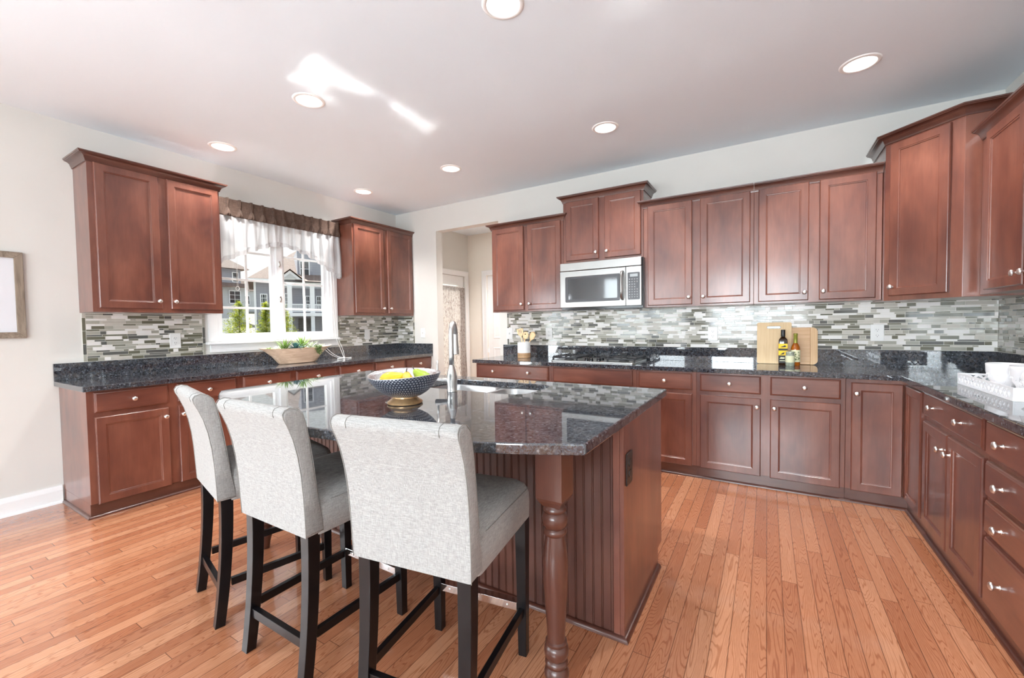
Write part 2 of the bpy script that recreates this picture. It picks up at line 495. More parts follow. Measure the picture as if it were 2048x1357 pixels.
# ------------------------------------------------------------------ mesh helpers
class MB:
    def __init__(self):
        self.v, self.f, self.mi, self.uv = [], [], [], {}
    def add(self, vs, fs, mi=0, uvs=None):
        o = len(self.v)
        self.v += [tuple(p) for p in vs]
        for k, f in enumerate(fs):
            if uvs:
                self.uv[len(self.f)] = uvs[k]
            self.f.append(tuple(i + o for i in f))
            self.mi.append(mi)
        return self
    def box(self, a, b, mi=0):
        (x0, y0, z0), (x1, y1, z1) = a, b
        x0, x1 = sorted((x0, x1)); y0, y1 = sorted((y0, y1)); z0, z1 = sorted((z0, z1))
        return self.add([(x0, y0, z0), (x1, y0, z0), (x1, y1, z0), (x0, y1, z0), (x0, y0, z1), (x1, y0, z1), (x1, y1, z1), (x0, y1, z1)],
                        [(0, 3, 2, 1), (4, 5, 6, 7), (0, 1, 5, 4), (1, 2, 6, 5), (2, 3, 7, 6), (3, 0, 4, 7)], mi)
    def rings(self, rings, cap0=True, cap1=True, mi=0, closed=True, uv=False):
        n = len(rings[0])
        vs = [p for r in rings for p in r]
        fs, uvs = [], []
        for i in range(len(rings) - 1):
            for j in range(n if closed else n - 1):
                k = (j + 1) % n
                fs.append((i * n + j, i * n + k, (i + 1) * n + k, (i + 1) * n + j))
                u0_, u1_, v0, v1 = j / n, (j + 1) / n, i / (len(rings) - 1), (i + 1) / (len(rings) - 1)
                uvs.append(((u0_, v0), (u1_, v0), (u1_, v1), (u0_, v1)))
        if cap0:
            fs.append(tuple(reversed(range(n)))); uvs.append(((0, 0),) * n)
        if cap1:
            fs.append(tuple(range((len(rings) - 1) * n, len(rings) * n))); uvs.append(((0, 1),) * n)
        return self.add(vs, fs, mi, uvs if uv else None)
    def lathe(self, prof, c=(0, 0, 0), n=32, mi=0, cap0=True, cap1=True, uv=False, axis='z', wave=None):
        rg = []
        for r, z in prof:
            ring = []
            for j in range(n):
                a = 2 * PI * j / n
                zz = z + (wave(a, r, z) if wave else 0)
                p = (r * math.cos(a), r * math.sin(a), zz)
                if axis == 'y':            # axis points to -y
                    p = (p[0], -p[2], p[1])
                elif axis == 'x':
                    p = (p[2], p[0], p[1])
                ring.append((c[0] + p[0], c[1] + p[1], c[2] + p[2]))
            rg.append(ring)
        return self.rings(rg, cap0, cap1, mi, True, uv)
    def tube(self, pts, r, n=10, mi=0, caps=True):
        P = [Vector(p) for p in pts]
        rr = r if isinstance(r, (list, tuple)) else [r] * len(P)
        rg = []
        t0 = (P[1] - P[0]).normalized()
        up = Vector((0, 0, 1)) if abs(t0.z) < 0.9 else Vector((1, 0, 0))
        nx = t0.cross(up).normalized()
        for i, p in enumerate(P):
            t = ((P[min(i + 1, len(P) - 1)] - P[max(i - 1, 0)])).normalized()
            nx = (nx - t * nx.dot(t)).normalized()
            ny = t.cross(nx)
            rg.append([tuple(p + (nx * math.cos(2 * PI * j / n) + ny * math.sin(2 * PI * j / n)) * rr[i]) for j in range(n)])
        return self.rings(rg, caps, caps, mi)
    def sweep(self, path, prof, mi=0, closed_path=False, caps=True):
        """prof: closed list of (offset to the right of travel, z); path: plan points, mitred."""
        n = len(path)
        rg = []
        for i in range(n):
            p = Vector(path[i][:2])
            ds = []
            if i > 0 or closed_path:
                ds.append((p - Vector(path[i - 1][:2])).normalized())
            if i < n - 1 or closed_path:
                ds.append((Vector(path[(i + 1) % n][:2]) - p).normalized())
            ns = [Vector((d.y, -d.x)) for d in ds]
            if len(ns) == 2:
                m = (ns[0] + ns[1])
                m = m / max(0.2, (1 + ns[0].dot(ns[1])))
            else:
                m = ns[0]
            rg.append([(p.x + m.x * o, p.y + m.y * o, z) for o, z in prof])
        if closed_path:
            rg.append(rg[0])
            return self.rings(rg, False, False, mi)
        return self.rings(rg, caps, caps, mi)
    def prism(self, loops, t0, t1, fmap, mi=0):
        """loops of (u,v): first outer, others holes; fmap(u,v,t)->xyz"""
        bm = bmesh.new()
        lv = []
        es = []
        for lp in loops:
            vs = [bm.verts.new((u, v, 0)) for u, v in lp]
            lv.append(vs)
            for i in range(len(vs)):
                es.append(bm.edges.new((vs[i], vs[(i + 1) % len(vs)])))
        bmesh.ops.triangle_fill(bm, use_beauty=True, use_dissolve=False, edges=es)
        bm.verts.index_update()
        uvs = [(v.co.x, v.co.y) for v in bm.verts]
        tris = []
        for f in bm.faces:
            ii = [v.index for v in f.verts]
            if f.normal.z < 0:
                ii.reverse()
            tris.append(ii)
        li = [[v.index for v in vs] for vs in lv]
        bm.free()
        n = len(uvs)
        vs = [fmap(u, v, t1) for u, v in uvs] + [fmap(u, v, t0) for u, v in uvs]
        fs = [tuple(t) for t in tris] + [tuple(i + n for i in reversed(t)) for t in tris]
        for k, lp in enumerate(li):
            for i in range(len(lp)):
                a, b = lp[i], lp[(i + 1) % len(lp)]
                fs.append((a, a + n, b + n, b))
        return self.add(vs, fs, mi)
    def mesh(self, name, mats, smooth=False, fix=True):
        me = bpy.data.meshes.new(name)
        me.from_pydata(self.v, [], self.f)
        for m in (mats if isinstance(mats, (list, tuple)) else [mats]):
            me.materials.append(m)
        for p, mi in zip(me.polygons, self.mi):
            p.material_index = mi
            p.use_smooth = smooth
        if self.uv:
            ul = me.uv_layers.new(name='uv')
            for p in me.polygons:
                if p.index in self.uv:
                    for li_, uv in zip(p.loop_indices, self.uv[p.index]):
                        ul.data[li_].uv = uv
        if fix:
            bm = bmesh.new()
            bm.from_mesh(me)
            bmesh.ops.recalc_face_normals(bm, faces=bm.faces)
            bm.to_mesh(me)
            bm.free()
        me.update()
        return me

def link(name, me, parent=None):
    o = bpy.data.objects.new(name, me)
    COL.objects.link(o)
    if parent:
        o.parent = parent
    return o

def obj(name, mb, mats, parent=None, bevel=0.0, smooth=False, seg=2, sub=0, auto=None, label=None, fix=True):
    o = link(name, mb.mesh(name, mats, smooth, fix), parent)
    if bevel > 0:
        b = o.modifiers.new('edge', 'BEVEL')
        b.width = bevel
        b.segments = seg
        b.limit_method = 'ANGLE'
        b.angle_limit = R(40)
    if sub:
        s = o.modifiers.new('soft', 'SUBSURF')
        s.levels = s.render_levels = sub
    if auto:
        for p in o.data.polygons:
            p.use_smooth = True
        o.data.set_sharp_from_angle(angle=R(auto))
    if label:
        o['label'] = label
    return o

def tag(o, label, cat, group=None):
    o['label'] = label
    o['category'] = cat
    if group:
        o['group'] = group
    return o

def thing(name, label, cat, loc=(0, 0, 0), rz=0.0, group=None):
    o = bpy.data.objects.new(name, None)
    COL.objects.link(o)
    o.empty_display_size = 0.1
    o.location = loc
    o.rotation_euler = (0, 0, rz)
    return tag(o, label, cat, group)

def struct(name, mb, mats, parent=None, **kw):
    o = obj(name, mb, mats, parent, **kw)
    if not parent:
        o['kind'] = 'structure'
    return o

def copy_tree(o, parent=None):
    c = o.copy()
    COL.objects.link(c)
    if parent:
        c.parent = parent
    for ch in list(o.children):
        copy_tree(ch, c)
    return c

def rect(u0_, v0, u1_, v1):
    return [(u0_, v0), (u1_, v0), (u1_, v1), (u0_, v1)]

def rrect(u0_, v0, u1_, v1, r, n=6):
    o = []
    for cx, cy_, a0 in ((u1_ - r, v0 + r, -90), (u1_ - r, v1 - r, 0), (u0_ + r, v1 - r, 90), (u0_ + r, v0 + r, 180)):
        for i in range(n + 1):
            a = R(a0 + 90 * i / n)
            o.append((cx + r * math.cos(a), cy_ + r * math.sin(a)))
    return o

def circ(cx, cy_, r, n=32):
    return [(cx + r * math.cos(2 * PI * i / n), cy_ + r * math.sin(2 * PI * i / n)) for i in range(n)]

XY = lambda u, v, t: (u, v, t)
XZ = lambda u, v, t: (u, t, v)       # wall facing along y
YZ = lambda u, v, t: (t, u, v)       # wall facing along x

# ------------------------------------------------------------------ room shell
LIGHTS = [(0.487, -2.45), (1.80, -2.50), (3.415, -2.52), (0.493, -0.964), (1.805, -0.964), (3.411, -0.97), (5.024, -0.932), (1.35, 0.95)]  # last one is unseen, added to brighten the mudroom
struct('floor', MB().box((-0.15, YB - 0.15, -0.12), (W + 0.15, 2.0, 0)), M['floor'])
struct('ceiling', MB().prism([rect(-0.15, YB - 0.15, W + 0.15, 2.0)] + [circ(x, y, 0.084) for x, y in LIGHTS], H, H + 0.14, XY), M['ceiling'])
WY0, WY1, WZ0, WZ1 = -2.34, -1.08, 1.17, 2.42
DY0, DY1, DZ = 0.72, 1.58, 2.14
struct('wall_left', MB().prism([rect(YB - 0.15, 0, 2.0, H), rect(WY0, WZ0, WY1, WZ1), rect(DY0, 0.002, DY1, DZ), rect(SLY0, 0.002, SLY1, SLZ)], -0.15, 0, YZ), M['wall'])
struct('wall_right', MB().box((W, YB - 0.15, 0), (W + 0.15, 2.0, H)), M['wall'])
OX0, OX1, OZ = 0.745, 1.741, 2.55
struct('wall_back', MB().prism([[(0, 0), (OX0, 0), (OX0, OZ), (OX1, OZ), (OX1, 0), (W, 0), (W, H), (0, H)]], 0, 0.12, XZ), M['wall'])
struct('wall_mudroom_back', MB().prism([[(0, 0), (0.39, 0), (0.39, 2.14), (1.22, 2.14), (1.22, 0), (2.6, 0), (2.6, H), (0, H)]], 1.69, 1.81, XZ), M['mud'])
struct('wall_mudroom_right', MB().box((2.6, 0.12, 0), (2.72, 1.81, H)), M['mud'])
struct('wall_rear', MB().prism([rect(0, 0, W, H)] + [rect(a_, 0.80, b_, 2.5) for a_, b_ in REAR_WIN], YB - 0.15, YB, XZ), M['wall'])
for i, (a_, b_) in enumerate(REAR_WIN):
    f = struct('window_%d' % (i + 2), MB().prism([rect(a_, 0.80, b_, 2.5), rect(a_ + 0.07, 0.87, (a_ + b_) / 2 - 0.04, 2.43), rect((a_ + b_) / 2 + 0.04, 0.87, b_ - 0.07, 2.43)], YB - 0.12, YB - 0.04, XZ), M['vinyl'])
    obj('pane', MB().box((a_ + 0.05, YB - 0.085, 0.85), (b_ - 0.05, YB - 0.080, 2.45)), M['pane'], f)
    obj('casing', MB().prism([rect(a_ - 0.09, 0.71, b_ + 0.09, 2.59), rect(a_, 0.80, b_, 2.5)], YB, YB + 0.018, XZ), M['trim'], f)
BBP = [(0, 0), (0.016, 0), (0.016, 0.095), (0.012, 0.112), (0.008, 0.128), (0, 0.13)]
SHOE = [(0.016, 0), (0.032, 0), (0.030, 0.010), (0.024, 0.017), (0.016, 0.019)]
bb = MB()
for q_ in ([(0, SLY1 + 0.09), (0, -3.42)], [(0, YB), (0, SLY0 - 0.09)]):
    bb.sweep(q_, BBP)
    bb.sweep(q_, SHOE)
struct('baseboard_left', bb, M['trim'])
struct('baseboard_right', MB().sweep([(W, YB), (W, -2.26)][::-1], BBP), M['trim'])

# sliding glass door of the breakfast end, behind the camera
ym_ = (SLY0 + SLY1) / 2
sl = struct('door_3', MB().prism([rect(SLY0 + 0.003, 0.004, SLY1 - 0.003, SLZ - 0.003), rect(SLY0 + 0.08, 0.10, ym_ - 0.05, SLZ - 0.08), rect(ym_ + 0.05, 0.10, SLY1 - 0.08, SLZ - 0.08)], -0.11, -0.05, YZ), M['vinyl'])
for a_, b_ in ((SLY0 + 0.07, ym_ - 0.04), (ym_ + 0.04, SLY1 - 0.07)):
    obj('pane', MB().box((-0.083, a_, 0.09), (-0.078, b_, SLZ - 0.07)), M['pane'], sl)

struct('added_sun_blocker', MB().box((-3.4, -7.35, 2.62), (-0.16, -3.9, 2.76)), M['exttrim'])  # unseen slab added outside the sliding door to keep direct sun out

# mudroom doors
def casing(mb, u0_, u1_, z1, t0, t1, fm, wd=0.085):
    mb.prism([[(u0_ - wd, 0), (u0_, 0), (u0_, z1), (u1_, z1), (u1_, 0), (u1_ + wd, 0), (u1_ + wd, z1 + wd), (u0_ - wd, z1 + wd)]], t0, t1, fm)
    mb.prism([[(u0_ - wd, 0), (u0_ - wd + 0.02, 0), (u0_ - wd + 0.02, z1 + wd - 0.02), (u1_ + wd - 0.02, z1 + wd - 0.02), (u1_ + wd - 0.02, 0), (u1_ + wd, 0), (u1_ + wd, z1 + wd), (u0_ - wd, z1 + wd)]], t1, t1 + 0.008 * (1 if t1 > t0 else -1), fm)
    return mb
cs = casing(MB(), DY0, DY1, DZ, 0, 0.016, YZ)
struct('trim_1', cs, M['trim'])
struct('trim_3', casing(MB(), SLY0, SLY1, SLZ, 0, 0.016, YZ), M['trim'])
d1 = struct('door_1', MB().prism([rect(DY0 + 0.004, 0.012, DY1 - 0.004, DZ - 0.004), rect(DY0 + 0.14, 0.30, DY1 - 0.14, 1.98)], -0.075, -0.03, YZ), M['trim'])
obj('pane', MB().box((-0.055, DY0 + 0.13, 0.29), (-0.050, DY1 - 0.13, 1.99)), M['pane'], d1)
def hinge(mb, x, y, z):
    return mb.box((x - 0.006, y - 0.012, z - 0.045), (x + 0.006, y + 0.012, z + 0.045))
for z in (0.3, 1.1, 1.85):
    obj('hinge', hinge(MB(), -0.024, DY1 - 0.006, z), M['nickel'], d1)
lc = MB()
N = 120
rows = []
for i in range(25):
    z = 1.94 - (1.94 - 0.16) * i / 24
    g_ = 1 - 0.10 * math.exp(-((i - 1) / 1.2) ** 2)
    row = []
    for j in range(N + 1):
        u = j / N
        y = (DY0 + 0.06) + (DY1 - DY0 - 0.09) * u + (0.05 * (i / 24) ** 2 * u)
        row.append((0.012 + 0.012 * g_ * math.sin(u * PI * 22 + 0.5 * math.sin(i * 0.4)) + 0.005 * math.sin(u * 57), y, z))
    rows.append(row)
lc.rings(rows, False, False, closed=False)
lace = thing('lace_curtain', 'long white floral lace curtain hanging over the glass panel of the mudroom door', 'curtain')
obj('curtain_panel', lc, M['lace'], lace, smooth=True, fix=False)
obj('curtain_rod', MB().tube([(0.012, DY0 + 0.05, 1.945), (0.012, DY1 - 0.03, 1.945)], 0.008), M['trim'], lace)
cs = casing(MB(), 0.39, 1.22, 2.14, 1.69, 1.674, XZ)
struct('trim_2', cs, M['trim'])
d2 = MB().prism([rect(0.394, 0.012, 1.216, 2.136)], 1.715, 1.75, XZ)
for (u0_, u1_) in ((0.50, 0.77), (0.84, 1.11)):
    for (z0, z1) in ((0.22, 0.9), (1.05, 1.62), (1.72, 2.02)):
        d2.rings([[(u0_, 1.7149, z0), (u1_, 1.7149, z0), (u1_, 1.7149, z1), (u0_, 1.7149, z1)],
                  [(u0_ + 0.012, 1.709, z0 + 0.012), (u1_ - 0.012, 1.709, z0 + 0.012), (u1_ - 0.012, 1.709, z1 - 0.012), (u0_ + 0.012, 1.709, z1 - 0.012)],
                  [(u0_ + 0.035, 1.7145, z0 + 0.035), (u1_ - 0.035, 1.7145, z0 + 0.035), (u1_ - 0.035, 1.7145, z1 - 0.035), (u0_ + 0.035, 1.7145, z1 - 0.035)]], False, False)
d2 = struct('door_2', d2, M['trim'])
for z in (0.3, 0.85, 1.85):
    obj('hinge', hinge(MB(), 0.396, 1.708, z), M['nickel'], d2)
obj('knob', MB().lathe([(0.02, 0), (0.02, 0.01), (0.01, 0.02), (0.012, 0.04), (0.028, 0.05), (0.03, 0.065), (0.018, 0.075), (0.001, 0.077)], (1.16, 1.715, 0.95), 20, axis='y'), M['nickel'], d2, smooth=True)

# ------------------------------------------------------------------ window over the counter
fr = MB()
fr.prism([rect(WY0, WZ0, WY1, WZ1), rect(WY0 + 0.028, WZ0 + 0.028, -1.735, WZ1 - 0.028), rect(-1.675, WZ0 + 0.028, WY1 - 0.028, WZ1 - 0.028)], -0.14, 0.0, YZ)
win = struct('window_1', fr, M['vinyl'])
cz = MB().prism([rect(-2.412, 1.165, -1.003, 2.50), rect(WY0 + 0.004, 1.165 - 0.01 + 0.02, WY1 - 0.004, WZ1 - 0.004)], 0.0, 0.018, YZ)
obj('casing', cz, M['trim'], win, bevel=0.003)
obj('sill', MB().box((-0.02, -2.437, 1.138), (0.058, -1.0015, 1.162)), M['trim'], win, bevel=0.006)
obj('apron', MB().box((0.0, -2.40, 1.062), (0.014, -1.012, 1.138)), M['trim'], win, bevel=0.003)
for (a_, b_) in ((WY0 + 0.028, -1.735), (-1.675, WY1 - 0.028)):
    z0, z1 = WZ0 + 0.028, WZ1 - 0.028
    sash = obj('sash', MB().prism([rect(a_, z0, b_, z1), rect(a_ + 0.042, z0 + 0.042, b_ - 0.042, z1 - 0.042)], -0.085, -0.035, YZ), M['vinyl'], win, bevel=0.003)
    mu = MB()
    ym = (a_ + b_) / 2
    mu.box((-0.0667, ym - 0.011, z0 + 0.03), (-0.0493, ym + 0.011, z1 - 0.03))
    for zz in (1.498, 1.785, 2.072):
        mu.box((-0.066, a_ + 0.03, zz - 0.011), (-0.050, b_ - 0.03, zz + 0.011))
    obj('muntins', mu, M['vinyl'], sash, bevel=0.002)
    obj('pane', MB().box((-0.060, a_ + 0.036, z0 + 0.036), (-0.056, b_ - 0.036, z1 - 0.036)), M['pane'], sash)
for zz in (1.60, 1.98):
    lk = MB().prism([[(0.014 * math.cos(2 * PI * i / 20) - 1.705, zz + 0.034 * math.sin(2 * PI * i / 20)) for i in range(20)]], 0.0, 0.008, YZ)
    lk.box((0.008, -1.711, zz - 0.02), (0.018, -1.699, zz + 0.012))
    obj('sash_lock', lk, M['nickel'], win, bevel=0.002)

# ------------------------------------------------------------------ recessed ceiling lights
LNAMES = ['white recessed ceiling light nearest the tall left wall cabinet', 'white recessed ceiling light right above the island edge beside the sun patch',
          'white recessed ceiling light cut by the top edge of the photo', 'white recessed ceiling light above the window counter in the far corner',
          'white recessed ceiling light above the doorway to the mudroom', 'white recessed ceiling light in front of the microwave cabinet',
          'white recessed ceiling light nearest the tall corner cabinet on the right',
          'white recessed ceiling light added out of view to brighten the mudroom']
for (x, y), lb in zip(LIGHTS, LNAMES):
    t = thing('recessed_light', lb, 'ceiling light', (x, y, H), 0, 'recessed ceiling lights')
    obj('trim_ring', MB().lathe([(0.082, 0.012), (0.080, -0.001), (0.084, -0.006), (0.098, -0.005), (0.106, -0.0005), (0.106, 0.0)], n=48, cap0=False, cap1=False), M['baffle'], t, smooth=True)
    bf = []
    for i in range(10):
        r_ = 0.081 - 0.0022 * i
        bf += [(r_, 0.006 + i * 0.007), (r_ - 0.0022, 0.008 + i * 0.007)]
    obj('baffle', MB().lathe(bf, n=48, cap0=False, cap1=False), M['baffle'], t, auto=30)
    obj('lens', MB().lathe([(0.001, 0.070), (0.03, 0.066), (0.060, 0.074)], n=40, cap0=False, cap1=False), M['lens'], t, smooth=True)
    d = bpy.data.lights.new('downlight', 'SPOT')
    d.energy = 80 if y < 0 else 170
    d.spot_size = R(125)
    d.spot_blend = 0.8
    d.shadow_soft_size = 0.05
    d.color = (1.0, 0.985, 0.965)
    lo = bpy.data.objects.new('downlight', d)
    COL.objects.link(lo)
    lo.parent = t
    lo.location = (0, 0, 0.022)

# ------------------------------------------------------------------ knobs, doors, drawers
KNOB = MB().lathe([(0.009, 0.0), (0.009, 0.002), (0.0055, 0.004), (0.005, 0.014), (0.008, 0.019), (0.0155, 0.022), (0.0165, 0.026), (0.013, 0.031), (0.006, 0.0335), (0.0005, 0.034)], n=20, axis='y').mesh('knob', M['nickel'], True)
def knob(parent, x, y, z, rz=0.0):
    o = link('knob', KNOB, parent)
    o.location = (x, y, z)
    o.rotation_euler = (0, 0, rz)
    return o

def door_mb(x0, x1, z0, z1, yf, th=0.019, stile=0.052):
    """framed door with a flat sunk panel; its front at yf, facing -y"""
    def rg(ins, y):
        return [(x0 + ins, y, z0 + ins), (x1 - ins, y, z0 + ins), (x1 - ins, y, z1 - ins), (x0 + ins, y, z1 - ins)]
    st = min(stile, (x1 - x0) * 0.24)
    return MB().rings([rg(0, yf + th), rg(0, yf + 0.007), rg(0.003, yf + 0.002), rg(0.006, yf), rg(st, yf), rg(st + 0.002, yf + 0.003),
                       rg(st + 0.008, yf + 0.0045), rg(st + 0.010, yf + 0.009), rg(st + 0.012, yf + 0.0095)], True, True)

def drawer_mb(x0, x1, z0, z1, yf, th=0.019):
    def rg(ins, y):
        return [(x0 + ins, y, z0 + ins), (x1 - ins, y, z0 + ins), (x1 - ins, y, z1 - ins), (x0 + ins, y, z1 - ins)]
    return MB().rings([rg(0, yf + th), rg(0, yf + 0.008), rg(0.004, yf + 0.004), rg(0.009, yf + 0.002), rg(0.011, yf), rg(0.013, yf)], True, True)

FD = 0.61
def base_cabinet(loc, rz, w_, label, fronts, group='base cabinets', depth=FD, side=None, top=0.8765):
    t = thing('base_cabinet', label, 'cabinet', loc, rz, group)
    g = 0.0003
    b = MB().box((g, -depth, 0.098), (w_ - g, -0.002, top))
    b.box((g, -depth + 0.02, 0.0), (w_ - g, -0.01, 0.098))
    obj('body', b, M['cherry'], t, bevel=0.0012)
    fill_fronts(t, fronts, depth)
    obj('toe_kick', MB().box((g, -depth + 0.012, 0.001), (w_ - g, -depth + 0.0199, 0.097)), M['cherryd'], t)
    pth = [(w_ - g, -depth + 0.012), (g, -depth + 0.012)][::-1]
    if side == 'left':
        pth = [(g, -0.03)] + pth
        pth = [(g - 0.0, -0.018), (g, -depth + 0.012), (w_ - g, -depth + 0.012)]
    if side == 'right':
        pth = pth + [(w_ - g, -0.018)]
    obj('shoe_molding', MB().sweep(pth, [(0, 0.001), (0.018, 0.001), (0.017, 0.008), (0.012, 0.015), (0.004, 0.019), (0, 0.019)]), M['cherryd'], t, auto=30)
    return t

def fill_fronts(t, fronts, depth):
    for f in fronts:
        kind, x0, x1, z0, z1, kn = f
        yf = -depth - 0.0195
        if kind == 'door':
            d = obj('door', door_mb(x0, x1, z0, z1, yf), M['cherry'], t)
        else:
            d = obj('drawer', drawer_mb(x0, x1, z0, z1, yf), M['cherryh'], t)
        for kx, kz in kn:
            knob(d, kx, yf, kz)

DRW, DOR = (0.725, 0.864), (0.092, 0.694)
def col_fronts(x0, x1, side, door=True):
    """a drawer over a door; side: which edge the door's knob is on"""
    xm = (x0 + x1) / 2
    o = [('drawer', x0, x1, DRW[0], DRW[1], [(xm, 0.795)])]
    kx = x1 - 0.026 if side == 'r' else x0 + 0.026
    if door:
        o.append(('door', x0, x1, DOR[0], DOR[1], [(kx, 0.628)]))
    return o

# window wall base run: local x = world y - y0
WB = [(-3.412, -2.449, [(-3.375, -2.960, 'r'), (-2.900, -2.478, 'l')], 'cherry base cabinet at the open left end of the window counter'),
      (-2.449, -1.466, [(-2.419, -1.990, 'r'), (-1.932, -1.492, 'l')], 'cherry base cabinet under the window, second from the open left end'),
      (-1.466, -0.978, [(-1.444, -0.996, 'r')], 'narrow single cherry base cabinet under the right end of the window'),
      (-0.978, -0.003, [(-0.955, -0.503, 'r'), (-0.463, -0.012, 'l')], 'cherry base cabinet of the window counter in the far corner by the doorway')]
for y0, y1, cols, lb in WB:
    fr_ = []
    for a_, b_, s_ in cols:
        fr_ += col_fronts(a_ - y0, b_ - y0, s_)
    base_cabinet((0, y0, 0), R(90), y1 - y0, lb, fr_, 'base cabinets under the window', side='left' if y0 < -3.4 else None)

# range wall base run
base_cabinet((1.82, 0, 0), 0, 0.906, 'cherry base cabinet at the doorway end of the range counter, wide two knob drawer',
             [('drawer', 0.022, 0.880, DRW[0], DRW[1], [(0.24, 0.795), (0.66, 0.795)]), ('door', 0.022, 0.43, *DOR, [(0.404, 0.628)]), ('door', 0.472, 0.880, *DOR, [(0.498, 0.628)])], 'base cabinets of the range wall', side='left')
base_cabinet((2.726, 0, 0), 0, 0.830, 'cherry base cabinet under the gas cooktop with a wide knobless panel',
             [('drawer', 0.030, 0.798, DRW[0], DRW[1], []), ('door', 0.030, 0.40, *DOR, [(0.374, 0.628)]), ('door', 0.428, 0.798, *DOR, [(0.454, 0.628)])], 'base cabinets of the range wall')
base_cabinet((3.556, 0, 0), 0, 0.490, 'single cherry base cabinet just right of the cooktop, partly behind the island corner', col_fronts(0.027, 0.459, 'l'), 'base cabinets of the range wall')
base_cabinet((4.046, 0, 0), 0, 0.968, 'double cherry base cabinet below the leaning cutting boards', col_fronts(0.029, 0.456, 'r') + col_fronts(0.517, 0.940, 'l'), 'base cabinets of the range wall')

# corner base with a bifold door
t = thing('corner_base_cabinet', 'cherry corner base cabinet with tall bifold door folding round the inside corner', 'cabinet', (5.0146, 0, 0))
XF = W - FD
def cx_(x): return x - 5.0146
b = MB().prism([[(cx_(5.0152), -0.002), (cx_(5.0152), -FD), (cx_(XF), -FD), (cx_(XF), -0.996), (cx_(W - 0.002), -0.996), (cx_(W - 0.002), -0.002)]], 0.098, 0.8765, XY)
b.prism([[(cx_(5.0152), -0.01), (cx_(5.0152), -FD + 0.02), (cx_(XF + 0.02), -FD + 0.02), (cx_(XF + 0.02), -0.996), (cx_(W - 0.01), -0.996), (cx_(W - 0.01), -0.01)]], 0.0, 0.098, XY)
obj('body', b, M['cherry'], t, bevel=0.0012)
d = obj('door', door_mb(cx_(5.044), cx_(5.3155), 0.092, 0.850, -FD - 0.0195), M['cherry'], t)
knob(d, cx_(5.071), -FD - 0.0195, 0.775)
dm = door_mb(FD + 0.022, 0.966, 0.092, 0.850, -FD - 0.0195)
dm.v = [(cx_(W) + y, -x, z) for x, y, z in dm.v]
obj('door', dm, M['cherry'], t)
obj('toe_kick', MB().sweep([(cx_(5.0152), -FD + 0.0199), (cx_(XF + 0.0199), -FD + 0.0199), (cx_(XF + 0.0199), -0.996)], [(0, 0.001), (0.008, 0.001), (0.008, 0.097), (0, 0.097)]), M['cherryd'], t)
obj('shoe_molding', MB().sweep([(cx_(5.0152), -FD + 0.012), (cx_(XF + 0.012), -FD + 0.012), (cx_(XF + 0.012), -0.996)], [(0, 0.001), (0.018, 0.001), (0.017, 0.008), (0.012, 0.015), (0.004, 0.019), (0, 0.019)]), M['cherryd'], t, auto=30)

# right wall base run: local x = y0 - world y
base_cabinet((W, -0.998, 0), R(-90), 0.822, 'cherry base cabinet on the right wall, two knob drawer over two narrow doors',
             [('drawer', 0.020, 0.806, DRW[0], DRW[1], [(0.20, 0.795), (0.585, 0.795)]), ('door', 0.020, 0.398, *DOR, [(0.345, 0.605)]), ('door', 0.412, 0.806, *DOR, [(0.452, 0.605)])], 'base cabinets of the right wall')
base_cabinet((W, -1.820, 0), R(-90), 0.425, 'stack of four cherry drawers on the right wall cut by the photo edge',
             [('drawer', 0.012, 0.400, 0.716, 0.864, [(0.175, 0.79)]), ('drawer', 0.012, 0.400, 0.546, 0.692, [(0.175, 0.62)]), ('drawer', 0.012, 0.400, 0.390, 0.526, [(0.175, 0.455)]), ('drawer', 0.012, 0.400, 0.090, 0.370, [(0.175, 0.235)])], 'base cabinets of the right wall')

# ------------------------------------------------------------------ wall cabinets
UZ = 1.43
CROWN = [(0.0, -0.012), (0.007, -0.012), (0.009, 0.0), (0.013, 0.006), (0.016, 0.018), (0.024, 0.028), (0.036, 0.034), (0.044, 0.036), (0.046, 0.041), (0.051, 0.043), (0.052, 0.052), (0.0, 0.052)]
def crown(t, path, ztop):
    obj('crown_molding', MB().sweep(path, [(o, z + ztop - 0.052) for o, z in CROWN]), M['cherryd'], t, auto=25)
UD = 0.311
def wall_cabinet(loc, rz, w_, z0, z1, label, doors, left=True, right=True, group='wall cabinets'):
    t = thing('wall_cabinet', label, 'cabinet', (loc[0], loc[1], 0), rz, group)
    g = 0.0006
    b = MB().box((g, -UD, z0), (w_ - g, -0.002, z1 - 0.01))
    obj('body', b, M['cherry'], t, bevel=0.0012)
    for (x0, x1, za, zb, k) in doors:
        yf = -UD - 0.0195
        d = obj('door', door_mb(x0, x1, za, zb, yf), M['cherry'], t)
        if k:
            knob(d, (x1 - 0.026) if k == 'r' else (x0 + 0.026), yf, za + 0.062)
    p = [(g, -UD), (w_ - g, -UD)]
    if left:
        p = [(g, -0.002)] + p
    if right:
        p = p + [(w_ - g, -0.002)]
    crown(t, p, z1 + 0.04)
    return t
wall_cabinet((0, -3.281), R(90), 0.866, UZ - 0.004, 2.545, 'tall cherry wall cabinet left of the window with two doors',
             [(0.034, 0.416, 1.455, 2.523, 'r'), (0.472, 0.852, 1.455, 2.523, 'l')], group='wall cabinets beside the window')
wall_cabinet((0, -1.000), R(90), 0.996, UZ - 0.002, 2.545, 'tall cherry wall cabinet between the window and the far corner',
             [(0.022, 0.470, 1.457, 2.530, 'r'), (0.535, 0.972, 1.457, 2.530, 'l')], right=False, group='wall cabinets beside the window')
wall_cabinet((1.851, 0), 0, 0.886, UZ - 0.002, 2.375, 'short cherry wall cabinet between the doorway and the microwave',
             [(0.016, 0.418, 1.446, 2.362, 'r'), (0.466, 0.860, 1.446, 2.362, 'l')], right=True, group='wall cabinets of the range wall')
